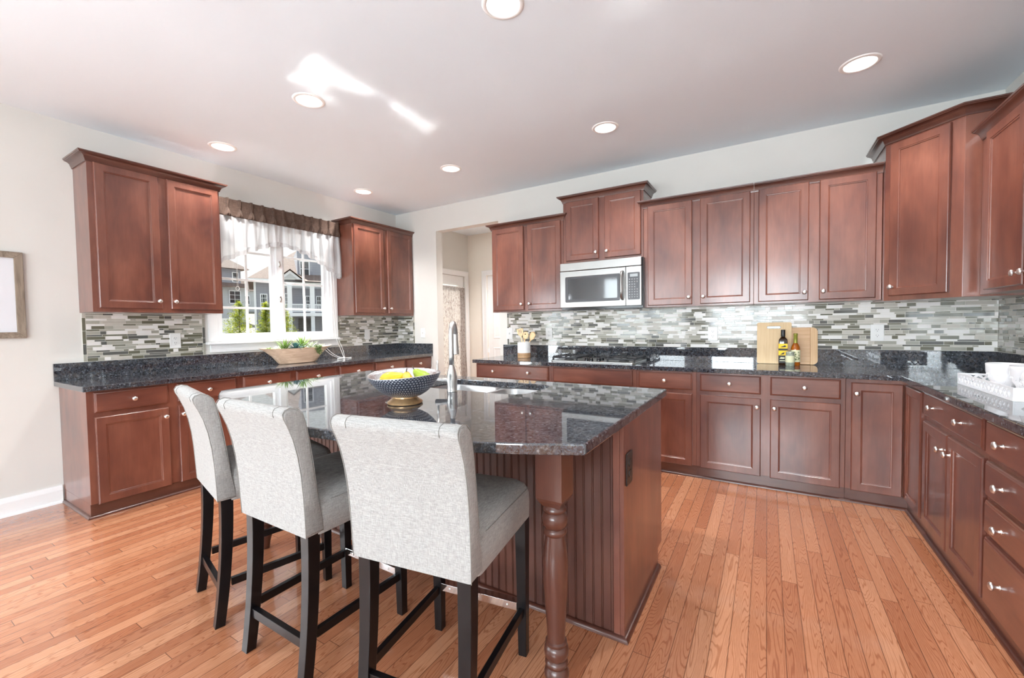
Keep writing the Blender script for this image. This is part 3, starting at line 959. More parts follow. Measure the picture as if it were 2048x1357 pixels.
wall_cabinet((2.738, 0), 0, 0.814, 1.896, 2.545, 'raised cherry wall cabinet directly above the microwave',
             [(0.034, 0.382, 1.925, 2.524, 'r'), (0.442, 0.790, 1.925, 2.524, 'l')], group='wall cabinets of the range wall')
wall_cabinet((3.553, 0), 0, 0.890, UZ - 0.002, 2.368, 'cherry two door wall cabinet just right of the microwave',
             [(0.038, 0.420, 1.444, 2.357, 'r'), (0.484, 0.865, 1.444, 2.357, 'l')], right=False, group='wall cabinets of the range wall')
wall_cabinet((4.444, 0), 0, 0.806, UZ - 0.002, 2.368, 'cherry two door wall cabinet above the cutting boards, beside the corner cabinet',
             [(0.032, 0.370, 1.444, 2.357, 'r'), (0.436, 0.772, 1.444, 2.357, 'l')], left=False, right=False, group='wall cabinets of the range wall')
wall_cabinet((W, -0.692), R(-90), 1.05, UZ - 0.004, 2.368, 'cherry wall cabinet on the right wall cut by the photo edge',
             [(0.100, 0.535, 1.448, 2.357, 'r'), (0.565, 1.0, 1.448, 2.357, 'l')], left=False, group='wall cabinets of the right wall')
# diagonal corner cabinet
t = thing('corner_wall_cabinet', 'tall cherry corner wall cabinet with one diagonal door', 'cabinet', (5.252, 0, 0))
DX, DF, DRX, DRY = 0.0, -0.375, 0.310, -0.690
b = MB().prism([[(DX, -0.002), (DX, DF), (DRX, DRY), (W - 5.252 - 0.002, DRY), (W - 5.252 - 0.002, -0.002)]], UZ - 0.014, 2.530, XY)
obj('body', b, M['cherry'], t, bevel=0.0012)
L_ = math.hypot(DRX - DX, DRY - DF)
ex = Vector(((DRX - DX) / L_, (DRY - DF) / L_, 0))
ey = Vector((-ex.y, ex.x, 0))
def diag(p):
    q = Vector((DX, DF, 0)) + ex * p[0] + ey * p[1]
    return (q.x, q.y, p[2])
dm = door_mb(0.040, 0.378, 1.448, 2.502, -0.0195)
dm.v = [diag(p) for p in dm.v]
d = obj('door', dm, M['cherry'], t)
k = diag((0.066, -0.0195, 1.51))
knob(d, *k, rz=math.atan2(ex.y, ex.x))
crown(t, [(DX, -0.002), (DX, DF), (DRX, DRY), (W - 5.252 - 0.002, DRY)], 2.575)

# ------------------------------------------------------------------ countertops
GT0, GT1 = 0.877, 0.914
cw = thing('granite_countertop', 'long dark granite counter running under the window', 'countertop', (0, 0, 0), 0, 'granite countertops')
obj('slab', MB().prism([rect(0.001, -3.437, 0.654, -0.001)], GT0, GT1, XY), M['granitewin'], cw, bevel=0.004)
bs = MB().box((0.001, -3.437, GT1), (0.021, -0.001, 1.045)).box((0.0212, -0.021, GT1), (0.654, -0.001, 1.045))
obj('upstand', bs, M['granite'], cw, bevel=0.0015)
cr = thing('granite_countertop', 'L shaped dark granite counter of the range wall turning onto the right wall', 'countertop', (0, 0, 0), 0, 'granite countertops')
obj('slab', MB().prism([[(1.798, -0.001), (1.798, -0.654), (5.292, -0.654), (5.292, -2.262), (W - 0.001, -2.262), (W - 0.001, -0.001)]], GT0, GT1, XY), M['granite'], cr, bevel=0.004)
bs = MB().box((1.798, -0.021, GT1), (W - 0.001, -0.001, 1.045)).box((W - 0.021, -2.262, GT1), (W - 0.001, -0.0212, 1.045))
obj('upstand', bs, M['granite'], cr, bevel=0.0015)

# ------------------------------------------------------------------ mosaic backsplash
TM = [M['grout'], M['t_white'], M['t_olive'], M['t_grey'], M['t_taupe'], M['t_dark']]
def mosaic(mb, u0_, u1_, z0, z1, fm, seed, border=()):
    """rows of thick and thin strips; fm(u, z, height off the wall)"""
    rnd = random.Random(seed)
    G = 0.0030
    def bx(a, b, c, d_, t0, t1, mi):
        P = [fm(a, c, t0), fm(b, c, t0), fm(b, d_, t0), fm(a, d_, t0), fm(a, c, t1), fm(b, c, t1), fm(b, d_, t1), fm(a, d_, t1)]
        mb.add(P, [(4, 5, 6, 7), (0, 1, 5, 4), (1, 2, 6, 5), (2, 3, 7, 6), (3, 0, 4, 7)], mi)
    bx(u0_, u1_, z0, z1, 0.0005, 0.006, 0)
    a_, b_ = u0_ + 0.001, u1_ - 0.001
    bw = 0.020
    for sd_ in border:
        x0 = u0_ if sd_ == 'l' else u1_ - bw
        z = z0 + G
        while z < z1 - 0.01:
            hh = min(rnd.choice((0.05, 0.08, 0.1)), z1 - z - G)
            bx(x0 + 0.001, x0 + bw - 0.001, z, z + hh, 0.0, 0.0085, rnd.choice((2, 3, 4, 5)))
            z += hh + G
        if sd_ == 'l':
            a_ = u0_ + bw + G
        else:
            b_ = u1_ - bw - G
    z, thick = z0 + G, True
    while z < z1 - 0.006:
        hh = min(0.0245 if thick else 0.0112, z1 - z - 0.001)
        x = a_ - rnd.random() * 0.08
        last = -1
        while x < b_:
            ln = rnd.choice((0.034, 0.05, 0.075, 0.10, 0.13, 0.155)) if thick else rnd.choice((0.03, 0.06, 0.08, 0.11, 0.15))
            m_ = last
            while m_ == last:
                m_ = rnd.choices((1, 2, 3, 4, 5), (0.28, 0.20, 0.26, 0.16, 0.10) if thick else (0.24, 0.24, 0.24, 0.14, 0.14))[0]
            last = m_
            xa, xb = max(x, a_), min(x + ln, b_)
            if xb - xa > 0.006:
                bx(xa, xb, z, z + hh, 0.0, 0.0085, m_)
            x += ln + G
        z += hh + G
        thick = not thick
    return mb
TZ0, TZ1 = 1.0455, 1.4135
fL = lambda u, z, t_: (t_, u, z)
fB = lambda u, z, t_: (u, -t_, z)
fR = lambda u, z, t_: (W - t_, u, z)
tag(obj('mosaic_backsplash', mosaic(MB(), -3.272, -2.440, TZ0, TZ1 + 0.012, fL, 3, 'lr'), TM), 'strip mosaic tile panel on the wall left of the window', 'backsplash', 'mosaic backsplashes')
mb = mosaic(MB(), -0.998, -0.009, TZ0, TZ1 + 0.012, fL, 5, 'l')
mosaic(mb, 0.0, 0.325, TZ0, TZ1 + 0.012, fB, 6, 'r')
tag(obj('mosaic_backsplash', mb, TM), 'strip mosaic tile wrapping the far corner right of the window', 'backsplash', 'mosaic backsplashes')
mb = mosaic(MB(), 1.853, W - 0.009, TZ0, TZ1 + 0.012, fB, 11, 'l')
tag(obj('mosaic_backsplash', mosaic(MB(), -2.2, 0.0, TZ0, TZ1 + 0.008, fR, 12), TM), 'strip mosaic tile on the right wall above the lattice tray', 'backsplash', 'mosaic backsplashes')
tag(obj('mosaic_backsplash', mb, TM), 'long strip mosaic tile band behind the cooktop and cutting boards', 'backsplash', 'mosaic backsplashes')

# ------------------------------------------------------------------ outlets and switches (built facing -y)
def outlet(loc, rz, label, kind='outlet', mat='plate', slot='slot', group='outlets and switches'):
    t = thing('wall_outlet' if kind != 'switch' else 'light_switch', label, 'outlet' if kind != 'switch' else 'light switch', loc, rz, group)
    hw, hh = (0.0415, 0.066)
    obj('cover_plate', MB().box((-hw, -0.006, -hh), (hw, 0, hh)), M[mat], t, bevel=0.004)
    if kind == 'blank':
        obj('insert', MB().box((-0.0165, -0.0075, -0.033), (0.0165, -0.0055, 0.033)), M[mat], t, bevel=0.001)
    elif kind == 'outlet':
        for dz in (-0.022, 0.022):
            s = obj('socket', MB().prism([[(0.019 * math.cos(2 * PI * i / 24), dz + max(-0.0145, min(0.0145, 0.019 * math.sin(2 * PI * i / 24)))) for i in range(24)]], -0.0085, -0.005, XZ), M[mat], t)
            q = MB().box((-0.008, -0.0092, dz - 0.001), (-0.006, -0.0084, dz + 0.008)).box((0.006, -0.0092, dz - 0.001), (0.008, -0.0084, dz + 0.007))
            q.lathe([(0.0025, 0.0084), (0.0025, 0.0092)], (0, 0, dz - 0.0085), 10, axis='y')
            obj('slots', q, M[slot], s)
    else:
        obj('toggle', MB().rings([[(-0.005, -0.006, -0.012), (0.005, -0.006, -0.012), (0.005, -0.006, 0.012), (-0.005, -0.006, 0.012)],
                                  [(-0.004, -0.018, 0.004), (0.004, -0.018, 0.004), (0.004, -0.018, 0.010), (-0.004, -0.018, 0.010)]]), M[mat], t)
    return t
outlet((0.0088, -2.677, 1.187), R(90), 'white outlet on the mosaic tile left of the window')
outlet((0.0088, -0.560, 1.186), R(90), 'white blank faced outlet on the tile between window and far corner', 'blank')
outlet((0.480, -0.0005, 1.190), 0, 'white light switch on bare wall beside the doorway', 'switch')
outlet((1.886, -0.0088, 1.180), 0, 'white light switch at the doorway end of the long tile band', 'switch')
outlet((2.414, -0.0088, 1.179), 0, 'white outlet on the tile behind the utensil crock')
outlet((4.108, -0.0088, 1.174), 0, 'white outlet on the tile left of the cutting boards')
outlet((5.282, -0.0088, 1.180), 0, 'white outlet on the tile right of the cutting boards')

# ------------------------------------------------------------------ island
IX0, IX1, IY0, IY1 = 1.952, 4.054, -2.687, -2.000
isl = thing('kitchen_island', 'cherry kitchen island base with beadboard seating side', 'island', ((IX0 + IX1) / 2, (IY0 + IY1) / 2, 0))
lx = lambda x: x - (IX0 + IX1) / 2
ly = lambda y: y - (IY0 + IY1) / 2
bd = MB().prism([[(lx(IX0), ly(IY0) + 0.012), (lx(IX1) - 0.018, ly(IY0) + 0.012), (lx(IX1) - 0.018, ly(IY1)), (lx(IX0), ly(IY1))]], 0.0, 0.8765, XY)
# open top for the sink basin is cut by building the carcass as walls
bd = MB()
bd.box((lx(IX0), ly(IY0) + 0.012, 0.0), (lx(IX1) - 0.018, ly(IY0) + 0.03, 0.8765))
bd.box((lx(IX0), ly(IY1) - 0.014, 0.098), (lx(IX1) - 0.018, ly(IY1), 0.8765))
bd.box((lx(IX0), ly(IY0) + 0.031, 0.0), (lx(IX0) + 0.02, ly(IY1) - 0.015, 0.8765))
bd.box((lx(IX0) + 0.021, ly(IY0) + 0.031, 0.098), (lx(IX1) - 0.019, ly(IY1) - 0.015, 0.115))
bd.box((lx(IX0), ly(IY1) - 0.075, 0.0), (lx(IX1) - 0.018, ly(IY1) - 0.06, 0.098))
obj('body', bd, M['cherry'], isl)
# beadboard: vertical boards with double grooves
pf = []
x = lx(IX0)
end = lx(IX1) - 0.045
while x < end - 0.001:
    x2 = min(x + 0.0395, end)
    pf += [(x + 0.0, 0.0), (x2 - 0.010, 0.0), (x2 - 0.009, 0.004), (x2 - 0.007, 0.004), (x2 - 0.006, 0.0005), (x2 - 0.004, 0.0005), (x2 - 0.003, 0.004), (x2 - 0.001, 0.004)]
    x = x2
y0 = ly(IY0)
bdm = MB()
zz = (0.002, 0.8765)
n = len(pf)
bdm.add([(px, y0 + py, zz[0]) for px, py in pf] + [(px, y0 + py, zz[1]) for px, py in pf], [(i, i + 1, n + i + 1, n + i) for i in range(n - 1)])
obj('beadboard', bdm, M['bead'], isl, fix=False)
obj('end_panel', MB().prism([[(ly(IY0) - 0.004, 0.0), (ly(IY1) - 0.085, 0.0), (ly(IY1) - 0.085, 0.098), (ly(IY1), 0.098), (ly(IY1), 0.8765), (ly(IY0) - 0.004, 0.8765)]], lx(IX1) - 0.0175, lx(IX1), YZ), M['cherry'], isl, bevel=0.0015)
obj('corner_stile', MB().box((lx(IX1) - 0.045, ly(IY0) - 0.004, 0.0), (lx(IX1) - 0.018, ly(IY0) + 0.0115, 0.8765)), M['cherry'], isl, bevel=0.002)
QR = [(0, 0.001), (0.018, 0.001), (0.017, 0.008), (0.012, 0.015), (0.004, 0.019), (0, 0.019)]
obj('shoe_molding', MB().sweep([(lx(IX1), ly(IY1) - 0.088), (lx(IX1), ly(IY0) - 0.004), (lx(IX0), ly(IY0) - 0.004)], [(-o, z) for o, z in QR]), M['cherryd'], isl, auto=30)
for (a_, b_, kk) in ((0.03, 0.50, 'r'), (0.52, 0.99, 'l'), (1.02, 1.53, 'r'), (1.55, 2.05, 'l')):
    dm = door_mb(a_, b_, 0.11, 0.85, -0.0195)
    dm.v = [(lx(IX1) - 0.01 - x_, ly(IY1) - y_, z_) for x_, y_, z_ in dm.v]
    d = obj('door', dm, M['cherry'], isl)
    kx = (b_ - 0.026) if kk == 'r' else (a_ + 0.026)
    knob(d, lx(IX1) - 0.01 - kx, ly(IY1) + 0.0195, 0.78, PI)
outlet((IX1 + 0.0005, -2.624, 0.690), R(90), 'dark bronze outlet on the plain end panel of the island', 'outlet', 'brownplate', 'slot')

def turned_leg(name, loc, label):
    t = thing(name, label, 'island leg', loc, 0, 'turned island legs')
    s = 0.047
    top = MB()
    sq = lambda h_, z: [(-h_, -h_, z), (h_, -h_, z), (h_, h_, z), (-h_, h_, z)]
    top.rings([sq(s * 0.62, 0.685), sq(s * 0.92, 0.706), sq(s, 0.716), sq(s, 0.8765)])
    obj('block', top, M['turned'], t, bevel=0.0015)
    pr_ = [(0.0005, 0.0), (0.020, 0.0), (0.024, 0.004), (0.027, 0.03), (0.034, 0.062), (0.038, 0.075), (0.036, 0.085), (0.029, 0.091), (0.036, 0.094), (0.041, 0.104), (0.042, 0.116), (0.038, 0.130), (0.031, 0.138),
           (0.036, 0.141), (0.039, 0.150), (0.038, 0.158), (0.031, 0.164), (0.035, 0.167), (0.040, 0.178), (0.0415, 0.192), (0.039, 0.206), (0.033, 0.213), (0.036, 0.217), (0.036, 0.224), (0.030, 0.229),
           (0.030, 0.25), (0.033, 0.30), (0.038, 0.37), (0.0415, 0.43), (0.0425, 0.47), (0.041, 0.51), (0.037, 0.545), (0.033, 0.57), (0.031, 0.585),
           (0.036, 0.589), (0.040, 0.597), (0.039, 0.606), (0.033, 0.611), (0.037, 0.616), (0.043, 0.630), (0.0435, 0.645), (0.040, 0.658), (0.033, 0.664), (0.037, 0.668), (0.038, 0.676), (0.033, 0.682), (0.030, 0.688)]
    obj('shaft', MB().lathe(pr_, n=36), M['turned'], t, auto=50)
    return t
turned_leg('turned_leg', (3.938, -3.085, 0), 'thick turned cherry leg at the near right corner of the island')
turned_leg('turned_leg', (2.03, -3.02, 0), 'turned cherry leg of the island glimpsed between the stools on the left')

# island slab: straight back and sides, bowed seating edge
out = [(4.063, -1.893), (1.640, -1.893), (1.700, -2.95)]
A_, B_, C_ = (1.79, -3.125), (2.88, -3.405), (4.063, -3.120)
def circ3(a, b, c):
    ax, ay = a; bx_, by = b; cx2, cy2 = c
    d_ = 2 * (ax * (by - cy2) + bx_ * (cy2 - ay) + cx2 * (ay - by))
    ux = ((ax * ax + ay * ay) * (by - cy2) + (bx_ * bx_ + by * by) * (cy2 - ay) + (cx2 * cx2 + cy2 * cy2) * (ay - by)) / d_
    uy = ((ax * ax + ay * ay) * (cx2 - bx_) + (bx_ * bx_ + by * by) * (ax - cx2) + (cx2 * cx2 + cy2 * cy2) * (bx_ - ax)) / d_
    return ux, uy, math.hypot(ax - ux, ay - uy)
ux, uy, rr_ = circ3(A_, B_, C_)
a0, a1 = math.atan2(A_[1] - uy, A_[0] - ux), math.atan2(C_[1] - uy, C_[0] - ux)
out += [(1.705, -3.04), (1.735, -3.095)]
out += [(ux + rr_ * math.cos(a0 + (a1 - a0) * i / 36), uy + rr_ * math.sin(a0 + (a1 - a0) * i / 36)) for i in range(37)]
SX0, SX1, SY0, SY1 = 2.64, 3.435, -2.430, -2.030
hole = rrect(SX0, SY0, SX1, SY1, 0.10, 8)
ic = thing('granite_countertop', 'polished dark granite island top with a bowed seating edge', 'countertop', (0, 0, 0), 0, 'granite countertops')
obj('slab', MB().prism([out, hole], GT0, GT1, XY), M['graniteisl'], ic, bevel=0.006, seg=3)

# sink
sk = thing('double_sink', 'stainless undermount double bowl sink in the island top', 'sink', ((SX0 + SX1) / 2, (SY0 + SY1) / 2, 0.875))
def basin(x0, x1, y0_, y1_, dep):
    mb_ = MB()
    rg = []
    for ins, z in ((0.0, 0.0), (0.004, -0.01), (0.012, -dep + 0.03), (0.03, -dep + 0.004), (0.06, -dep)):
        rg.append([(u, v, z) for u, v in rrect(x0 + ins, y0_ + ins, x1 - ins, y1_ - ins, max(0.02, 0.085 - ins * 0.6), 6)])
    return mb_.rings(rg, False, True)
hx, hy = (SX1 - SX0) / 2 + 0.004, (SY1 - SY0) / 2 + 0.004
obj('basin', basin(-hx, 0.045, -hy, hy, 0.20), M['steelb'], sk, auto=50)
obj('basin', basin(0.070, hx, -hy, hy, 0.20), M['steelb'], sk, auto=50)
ri = MB().prism([rrect(-hx - 0.01, -hy - 0.01, hx + 0.01, hy + 0.01, 0.1, 6), rrect(-hx, -hy, 0.045, hy, 0.085, 6), rrect(0.070, -hy, hx, hy, 0.085, 6)], -0.003, 0.0005, XY)
obj('rim', ri, M['steelb'], sk)
for xx in (-0.18, 0.22):
    obj('drain', MB().lathe([(0.045, -0.199), (0.04, -0.196), (0.03, -0.198), (0.002, -0.1985)], (xx, 0, 0), 24, cap0=False), M['mirror'], sk, smooth=True)

# faucet
fa = thing('pulldown_faucet', 'tall brushed nickel pull-down faucet standing at the island sink', 'faucet', (3.022, -2.492, GT1 + 0.0006), R(27))
obj('body', MB().lathe([(0.028, 0), (0.029, 0.001), (0.029, 0.006), (0.028, 0.008), (0.029, 0.03), (0.0295, 0.07), (0.0275, 0.095), (0.023, 0.118), (0.0165, 0.138), (0.0145, 0.15)], n=36), M['faucet'], fa, auto=40)
pts = [(0, 0, 0.145), (0, 0, 0.2), (0, 0, 0.26), (0, 0, 0.31)]
rb = 0.058
for i in range(1, 13):
    a = PI * i / 12
    pts.append((0, rb - rb * math.cos(a), 0.32 + rb * 1.12 * math.sin(a)))
obj('spout', MB().tube(pts, [0.0145] * len(pts), 20), M['faucet'], fa, smooth=True)
obj('spray_head', MB().lathe([(0.0145, 0.0), (0.0150, -0.02), (0.0165, -0.06), (0.0195, -0.10), (0.0205, -0.118), (0.018, -0.121), (0.001, -0.12)], (0, 2 * rb, 0.322), 28), M['faucet'], fa, auto=40)
hd = obj('handle', MB().lathe([(0.017, -0.02), (0.0175, 0.03), (0.0178, 0.034), (0.016, 0.035), (0.0178, 0.036), (0.018, 0.072), (0.014, 0.076), (0.001, 0.077)], (0, 0, 0), 24, axis='x'), M['faucet'], fa, auto=40)
hd.location = (-0.02, 0, 0.060)
hd.rotation_euler = (0, 0, PI)
obj('lever', MB().tube([(-0.080, 0, 0.075), (-0.081, 0, 0.11), (-0.083, 0, 0.175)], [0.0055, 0.0062, 0.0068], 12), M['faucet'], fa, smooth=True)

# ------------------------------------------------------------------ bar stools
def make_stool():
    t = thing('bar_stool', 'stool', 'bar stool')
    # seat cushion: rounded slab, domed top
    rg = []
    def sq(hw, y0_, y1_, z, rad, n_=5):
        return [(u, v, z) for u, v in rrect(-hw, y0_, hw, y1_, rad, n_)]
    rg += [sq(0.205, -0.20, 0.240, 0.538, 0.02), sq(0.214, -0.20, 0.250, 0.542, 0.025), sq(0.2165, -0.20, 0.254, 0.60, 0.03), sq(0.215, -0.20, 0.252, 0.640, 0.03),
           sq(0.206, -0.20, 0.243, 0.668, 0.035), sq(0.188, -0.20, 0.222, 0.686, 0.04), sq(0.14, -0.20, 0.16, 0.700, 0.04), sq(0.05, -0.15, 0.06, 0.706, 0.03)]
    seat = obj('seat', MB().rings(rg), M['linen'], t, smooth=True)
    # side seam on the seat box
    sm = [(p[0] * 1.002, p[1] * 1.002, p[2]) for p in sq(0.2115, -0.16, 0.2485, 0.655, 0.033)]
    obj('seam', MB().tube(sm[:14], 0.0010, 6), M['seam'], seat, smooth=True)
    # back: profile in (y,z), extruded over x with softly rounded edges; scrolled top
    rear = [(-0.243, 0.548), (-0.246, 0.62), (-0.250, 0.70), (-0.257, 0.78), (-0.268, 0.85), (-0.283, 0.91), (-0.300, 0.955), (-0.313, 0.983), (-0.317, 1.000), (-0.309, 1.013), (-0.290, 1.018), (-0.266, 1.012),
            (-0.247, 0.994), (-0.236, 0.960), (-0.226, 0.91), (-0.213, 0.83), (-0.203, 0.75), (-0.195, 0.69), (-0.186, 0.63), (-0.178, 0.59), (-0.175, 0.548)]
    cyz = (sum(p[0] for p in rear) / len(rear), sum(p[1] for p in rear) / len(rear))
    def shrink(p, k):
        d_ = Vector((p[0] - cyz[0], p[1] - cyz[1]))
        return (cyz[0] + d_.x * (1 - k / max(0.05, abs(d_.length)) * 1.0), cyz[1] + d_.y * (1 - k / max(0.05, d_.length)))
    rg = []
    for xx, k in ((-0.2165, 0.014), (-0.2155, 0.006), (-0.211, 0.001), (-0.203, 0.0), (0.203, 0.0), (0.211, 0.001), (0.2155, 0.006), (0.2165, 0.014)):
        rg.append([(xx * (1 + 0.035 * max(0, (p[1] - 0.55) / 0.46)), *shrink(p, k)) for p in rear])
    back = obj('backrest', MB().rings(rg), M['linen'], t, auto=60)
    for sgn in (-1, 1):
        ln = [(sgn * 0.2145 * (1 + 0.035 * max(0, (p[1] - 0.55) / 0.46)), p[0] - 0.0005 if i < 10 else p[0], p[1] + (0.0005 if i > 7 else 0)) for i, p in enumerate(rear[:18])]
        obj('piping', MB().tube(ln, 0.0014, 6), M['seam'], back, smooth=True)
        # short stitched darts over the scroll
        lt = [(sgn * 0.163, p[0] - 0.001, p[1] + 0.0005) for p in rear[7:13]]
        obj('stitch_line', MB().tube(lt, 0.0009, 6), M['seam'], back, smooth=True)
    def leg(pts, h0, h1):
        rg_ = []
        for i, (x_, y_, z_) in enumerate(pts):
            h_ = h0 + (h1 - h0) * i / (len(pts) - 1)
            rg_.append([(x_ - h_, y_ - h_, z_), (x_ + h_, y_ - h_, z_), (x_ + h_, y_ + h_, z_), (x_ - h_, y_ + h_, z_)])
        return MB().rings(rg_)
    for s in (-1, 1):
        obj('leg', leg([(s * 0.190, 0.215, 0.0), (s * 0.190, 0.215, 0.30), (s * 0.190, 0.215, 0.545)], 0.0165, 0.0225), M['espresso'], t, bevel=0.002)
        pts_ = []
        for i in range(13):
            z_ = 0.56 * i / 12
            pts_.append((s * (0.183 + 0.002 * (1 - i / 12)), -0.208 - 0.042 * (1 - z_ / 0.56) ** 2.0, z_))
        obj('leg', leg(pts_, 0.019, 0.0235), M['espresso'], t, bevel=0.002)
        obj('stretcher', MB().rings([[(s * 0.186 - 0.010, -0.20, 0.160), (s * 0.186 + 0.010, -0.20, 0.160), (s * 0.186 + 0.010, -0.20, 0.192), (s * 0.186 - 0.010, -0.20, 0.192)],
                                     [(s * 0.189 - 0.010, 0.197, 0.160), (s * 0.189 + 0.010, 0.197, 0.160), (s * 0.189 + 0.010, 0.197, 0.192), (s * 0.189 - 0.010, 0.197, 0.192)]]), M['espresso'], t, bevel=0.0015)
    obj('stretcher', MB().box((-0.164, -0.243, 0.135), (0.164, -0.221, 0.170)), M['espresso'], t, bevel=0.0015)
    fs = obj('stretcher', MB().box((-0.170, 0.200, 0.176), (0.170, 0.228, 0.206)), M['espresso'], t, bevel=0.0015)
    kp = obj('kick_plate', MB().box((-0.170, 0.197, 0.178), (0.170, 0.1995, 0.2075)).box((-0.170, 0.197, 0.2065), (0.170, 0.231, 0.2085)), M['mirror'], fs, bevel=0.0006, label='shiny metal kick plate')
    for xx in (-0.13, 0.0, 0.13):
        obj('screw', MB().lathe([(0.004, 0), (0.0035, 0.0015), (0.001, 0.002)], (xx, 0.1968, 0.193), 10, axis='y'), M['nickel'], fs)
    return t
st0 = make_stool()
SG = 'upholstered bar stools'
for i, (x, y, vx, vy, lb) in enumerate([(3.577, -3.192, -0.15, 0.989, 'grey linen bar stool nearest the turned island leg, its whole back in view'),
                                        (2.955, -3.236, 0.0, 1.0, 'grey linen bar stool in the middle of the row of three'),
                                        (2.390, -3.196, 0.217, 0.976, 'grey linen bar stool at the window end of the row, seen edge on')]):
    s_ = st0 if i == 0 else copy_tree(st0)
    s_.location = (x, y, 0)
    s_.rotation_euler = (0, 0, math.atan2(-vx, vy))
    tag(s_, lb, 'bar stool', SG)

# ------------------------------------------------------------------ microwave
mw = thing('microwave_oven', 'stainless over the range microwave with a dark keypad on its right', 'microwave', (2.738, 0, 0))
MWW = 0.814
obj('body', MB().box((0.004, -0.375, 1.4245), (MWW + 0.010, -0.0095, 1.8945)), M['blackgloss'], mw, bevel=0.003)
obj('vent_panel', MB().box((0.0, -0.402, 1.815), (MWW, -0.3755, 1.8945)), M['steel'], mw, bevel=0.004)
dfm = MB().prism([rect(0.0, 1.449, 0.668, 1.8105), rrect(0.056, 1.502, 0.614, 1.754, 0.012, 4)], -0.402, -0.3755, XZ)
dr = obj('door', dfm, M['steel'], mw, bevel=0.0025)
obj('window_border', MB().prism([rrect(0.056, 1.502, 0.614, 1.754, 0.012, 4), rrect(0.088, 1.528, 0.588, 1.732, 0.008, 4)], -0.4005, -0.385, XZ), M['greypanel'], dr)
obj('window', MB().box((0.086, -0.398, 1.526), (0.590, -0.388, 1.734)), M['mwglass'], dr)
hp = [(0.640, -0.402, 1.512), (0.640, -0.425, 1.516), (0.640, -0.440, 1.53), (0.640, -0.448, 1.58), (0.640, -0.451, 1.635), (0.640, -0.448, 1.70), (0.640, -0.440, 1.745), (0.640, -0.425, 1.762), (0.640, -0.402, 1.768)]
obj('handle', MB().tube(hp, 0.0125, 14), M['steel'], dr, smooth=True)
cp = obj('control_panel', MB().box((0.671, -0.402, 1.449), (MWW, -0.3755, 1.8105)), M['steel'], mw, bevel=0.0025)
obj('keypad', MB().prism([rrect(0.688, 1.503, 0.800, 1.755, 0.008, 4)], -0.4055, -0.4015, XZ), M['greypanel'], cp)
obj('display', MB().box((0.710, -0.4065, 1.715), (0.782, -0.4052, 1.742)), M['lcd'], cp)
kb = MB()
rnd = random.Random(4)
for r_ in range(8):
    for c_ in range(4):
        if r_ in (2, 3) and c_ == 3:
            continue
        x, z = 0.706 + c_ * 0.0235, 1.694 - r_ * 0.0235
        kb.box((x - 0.006, -0.4062, z - 0.0018), (x + 0.006, -0.4053, z + 0.0018))
        kb.box((x - 0.003, -0.4062, z - 0.0075), (x + 0.003, -0.4053, z - 0.0045))
obj('keys', kb, M['lightkey'], cp)
obj('underside_vent', MB().box((0.06, -0.36, 1.4205), (0.36, -0.12, 1.4243)).box((0.45, -0.36, 1.4205), (0.75, -0.12, 1.4243)), M['greypanel'], mw)

# ------------------------------------------------------------------ gas cooktop
CT = (3.110, -0.318)
ck = thing('gas_cooktop', 'stainless gas cooktop with black iron grates set into the range counter', 'cooktop', (CT[0], CT[1], GT1))
obj('tray', MB().prism([rrect(-0.412, -0.245, 0.412, 0.245, 0.025, 5)], 0.0008, 0.013, XY), M['steel'], ck, bevel=0.004)
for gx in (-0.270, 0.285):
    gt = MB()
    hw = 0.125
    for yy in (-0.225, 0.225):
        gt.box((gx - hw, yy - 0.006, 0.034), (gx + hw, yy + 0.006, 0.048))
    for xx in (-hw, hw):
        gt.box((gx + xx - 0.006, -0.225, 0.034), (gx + xx + 0.006, 0.225, 0.048))
        for k_ in range(9):
            yy = -0.2 + k_ * 0.05
            gt.box((gx + xx - 0.008, yy - 0.007, 0.048), (gx + xx + 0.008, yy + 0.007, 0.056))
    gt.box((gx - hw, -0.006, 0.036), (gx + hw, 0.006, 0.050))
    for yy in (-0.112, 0.112):
        for a in range(4):
            q = a * PI / 2
            gt.tube([(gx + 0.03 * math.cos(q), yy + 0.03 * math.sin(q), 0.052), (gx + 0.118 * math.cos(q), yy + 0.106 * math.sin(q), 0.046)], 0.0055, 6)
    for xx in (-hw, hw):
        for yy in (-0.215, 0.215):
            gt.box((gx + xx - 0.007, yy - 0.007, 0.013), (gx + xx + 0.007, yy + 0.007, 0.035))
    obj('grate', gt, M['iron'], ck, bevel=0.0015)
    for yy in (-0.112, 0.112):
        obj('burner', MB().lathe([(0.048, 0.013), (0.046, 0.02), (0.036, 0.022), (0.034, 0.030), (0.015, 0.032), (0.001, 0.032)], (gx, yy, 0), 24), M['iron'], ck, auto=40)
obj('burner', MB().lathe([(0.055, 0.013), (0.052, 0.02), (0.04, 0.022), (0.038, 0.030), (0.015, 0.032), (0.001, 0.032)], (0.008, 0.12, 0), 24), M['iron'], ck, auto=40)
for kx, ky in ((-0.062, -0.165), (-0.052, -0.075), (0.058, -0.165), (0.060, -0.075), (0.0, -0.21)):
    obj('control_knob', MB().lathe([(0.021, 0.013), (0.020, 0.02), (0.018, 0.036), (0.016, 0.040), (0.001, 0.041)], (kx, ky, 0), 20), M['blackgloss'], ck, auto=40)

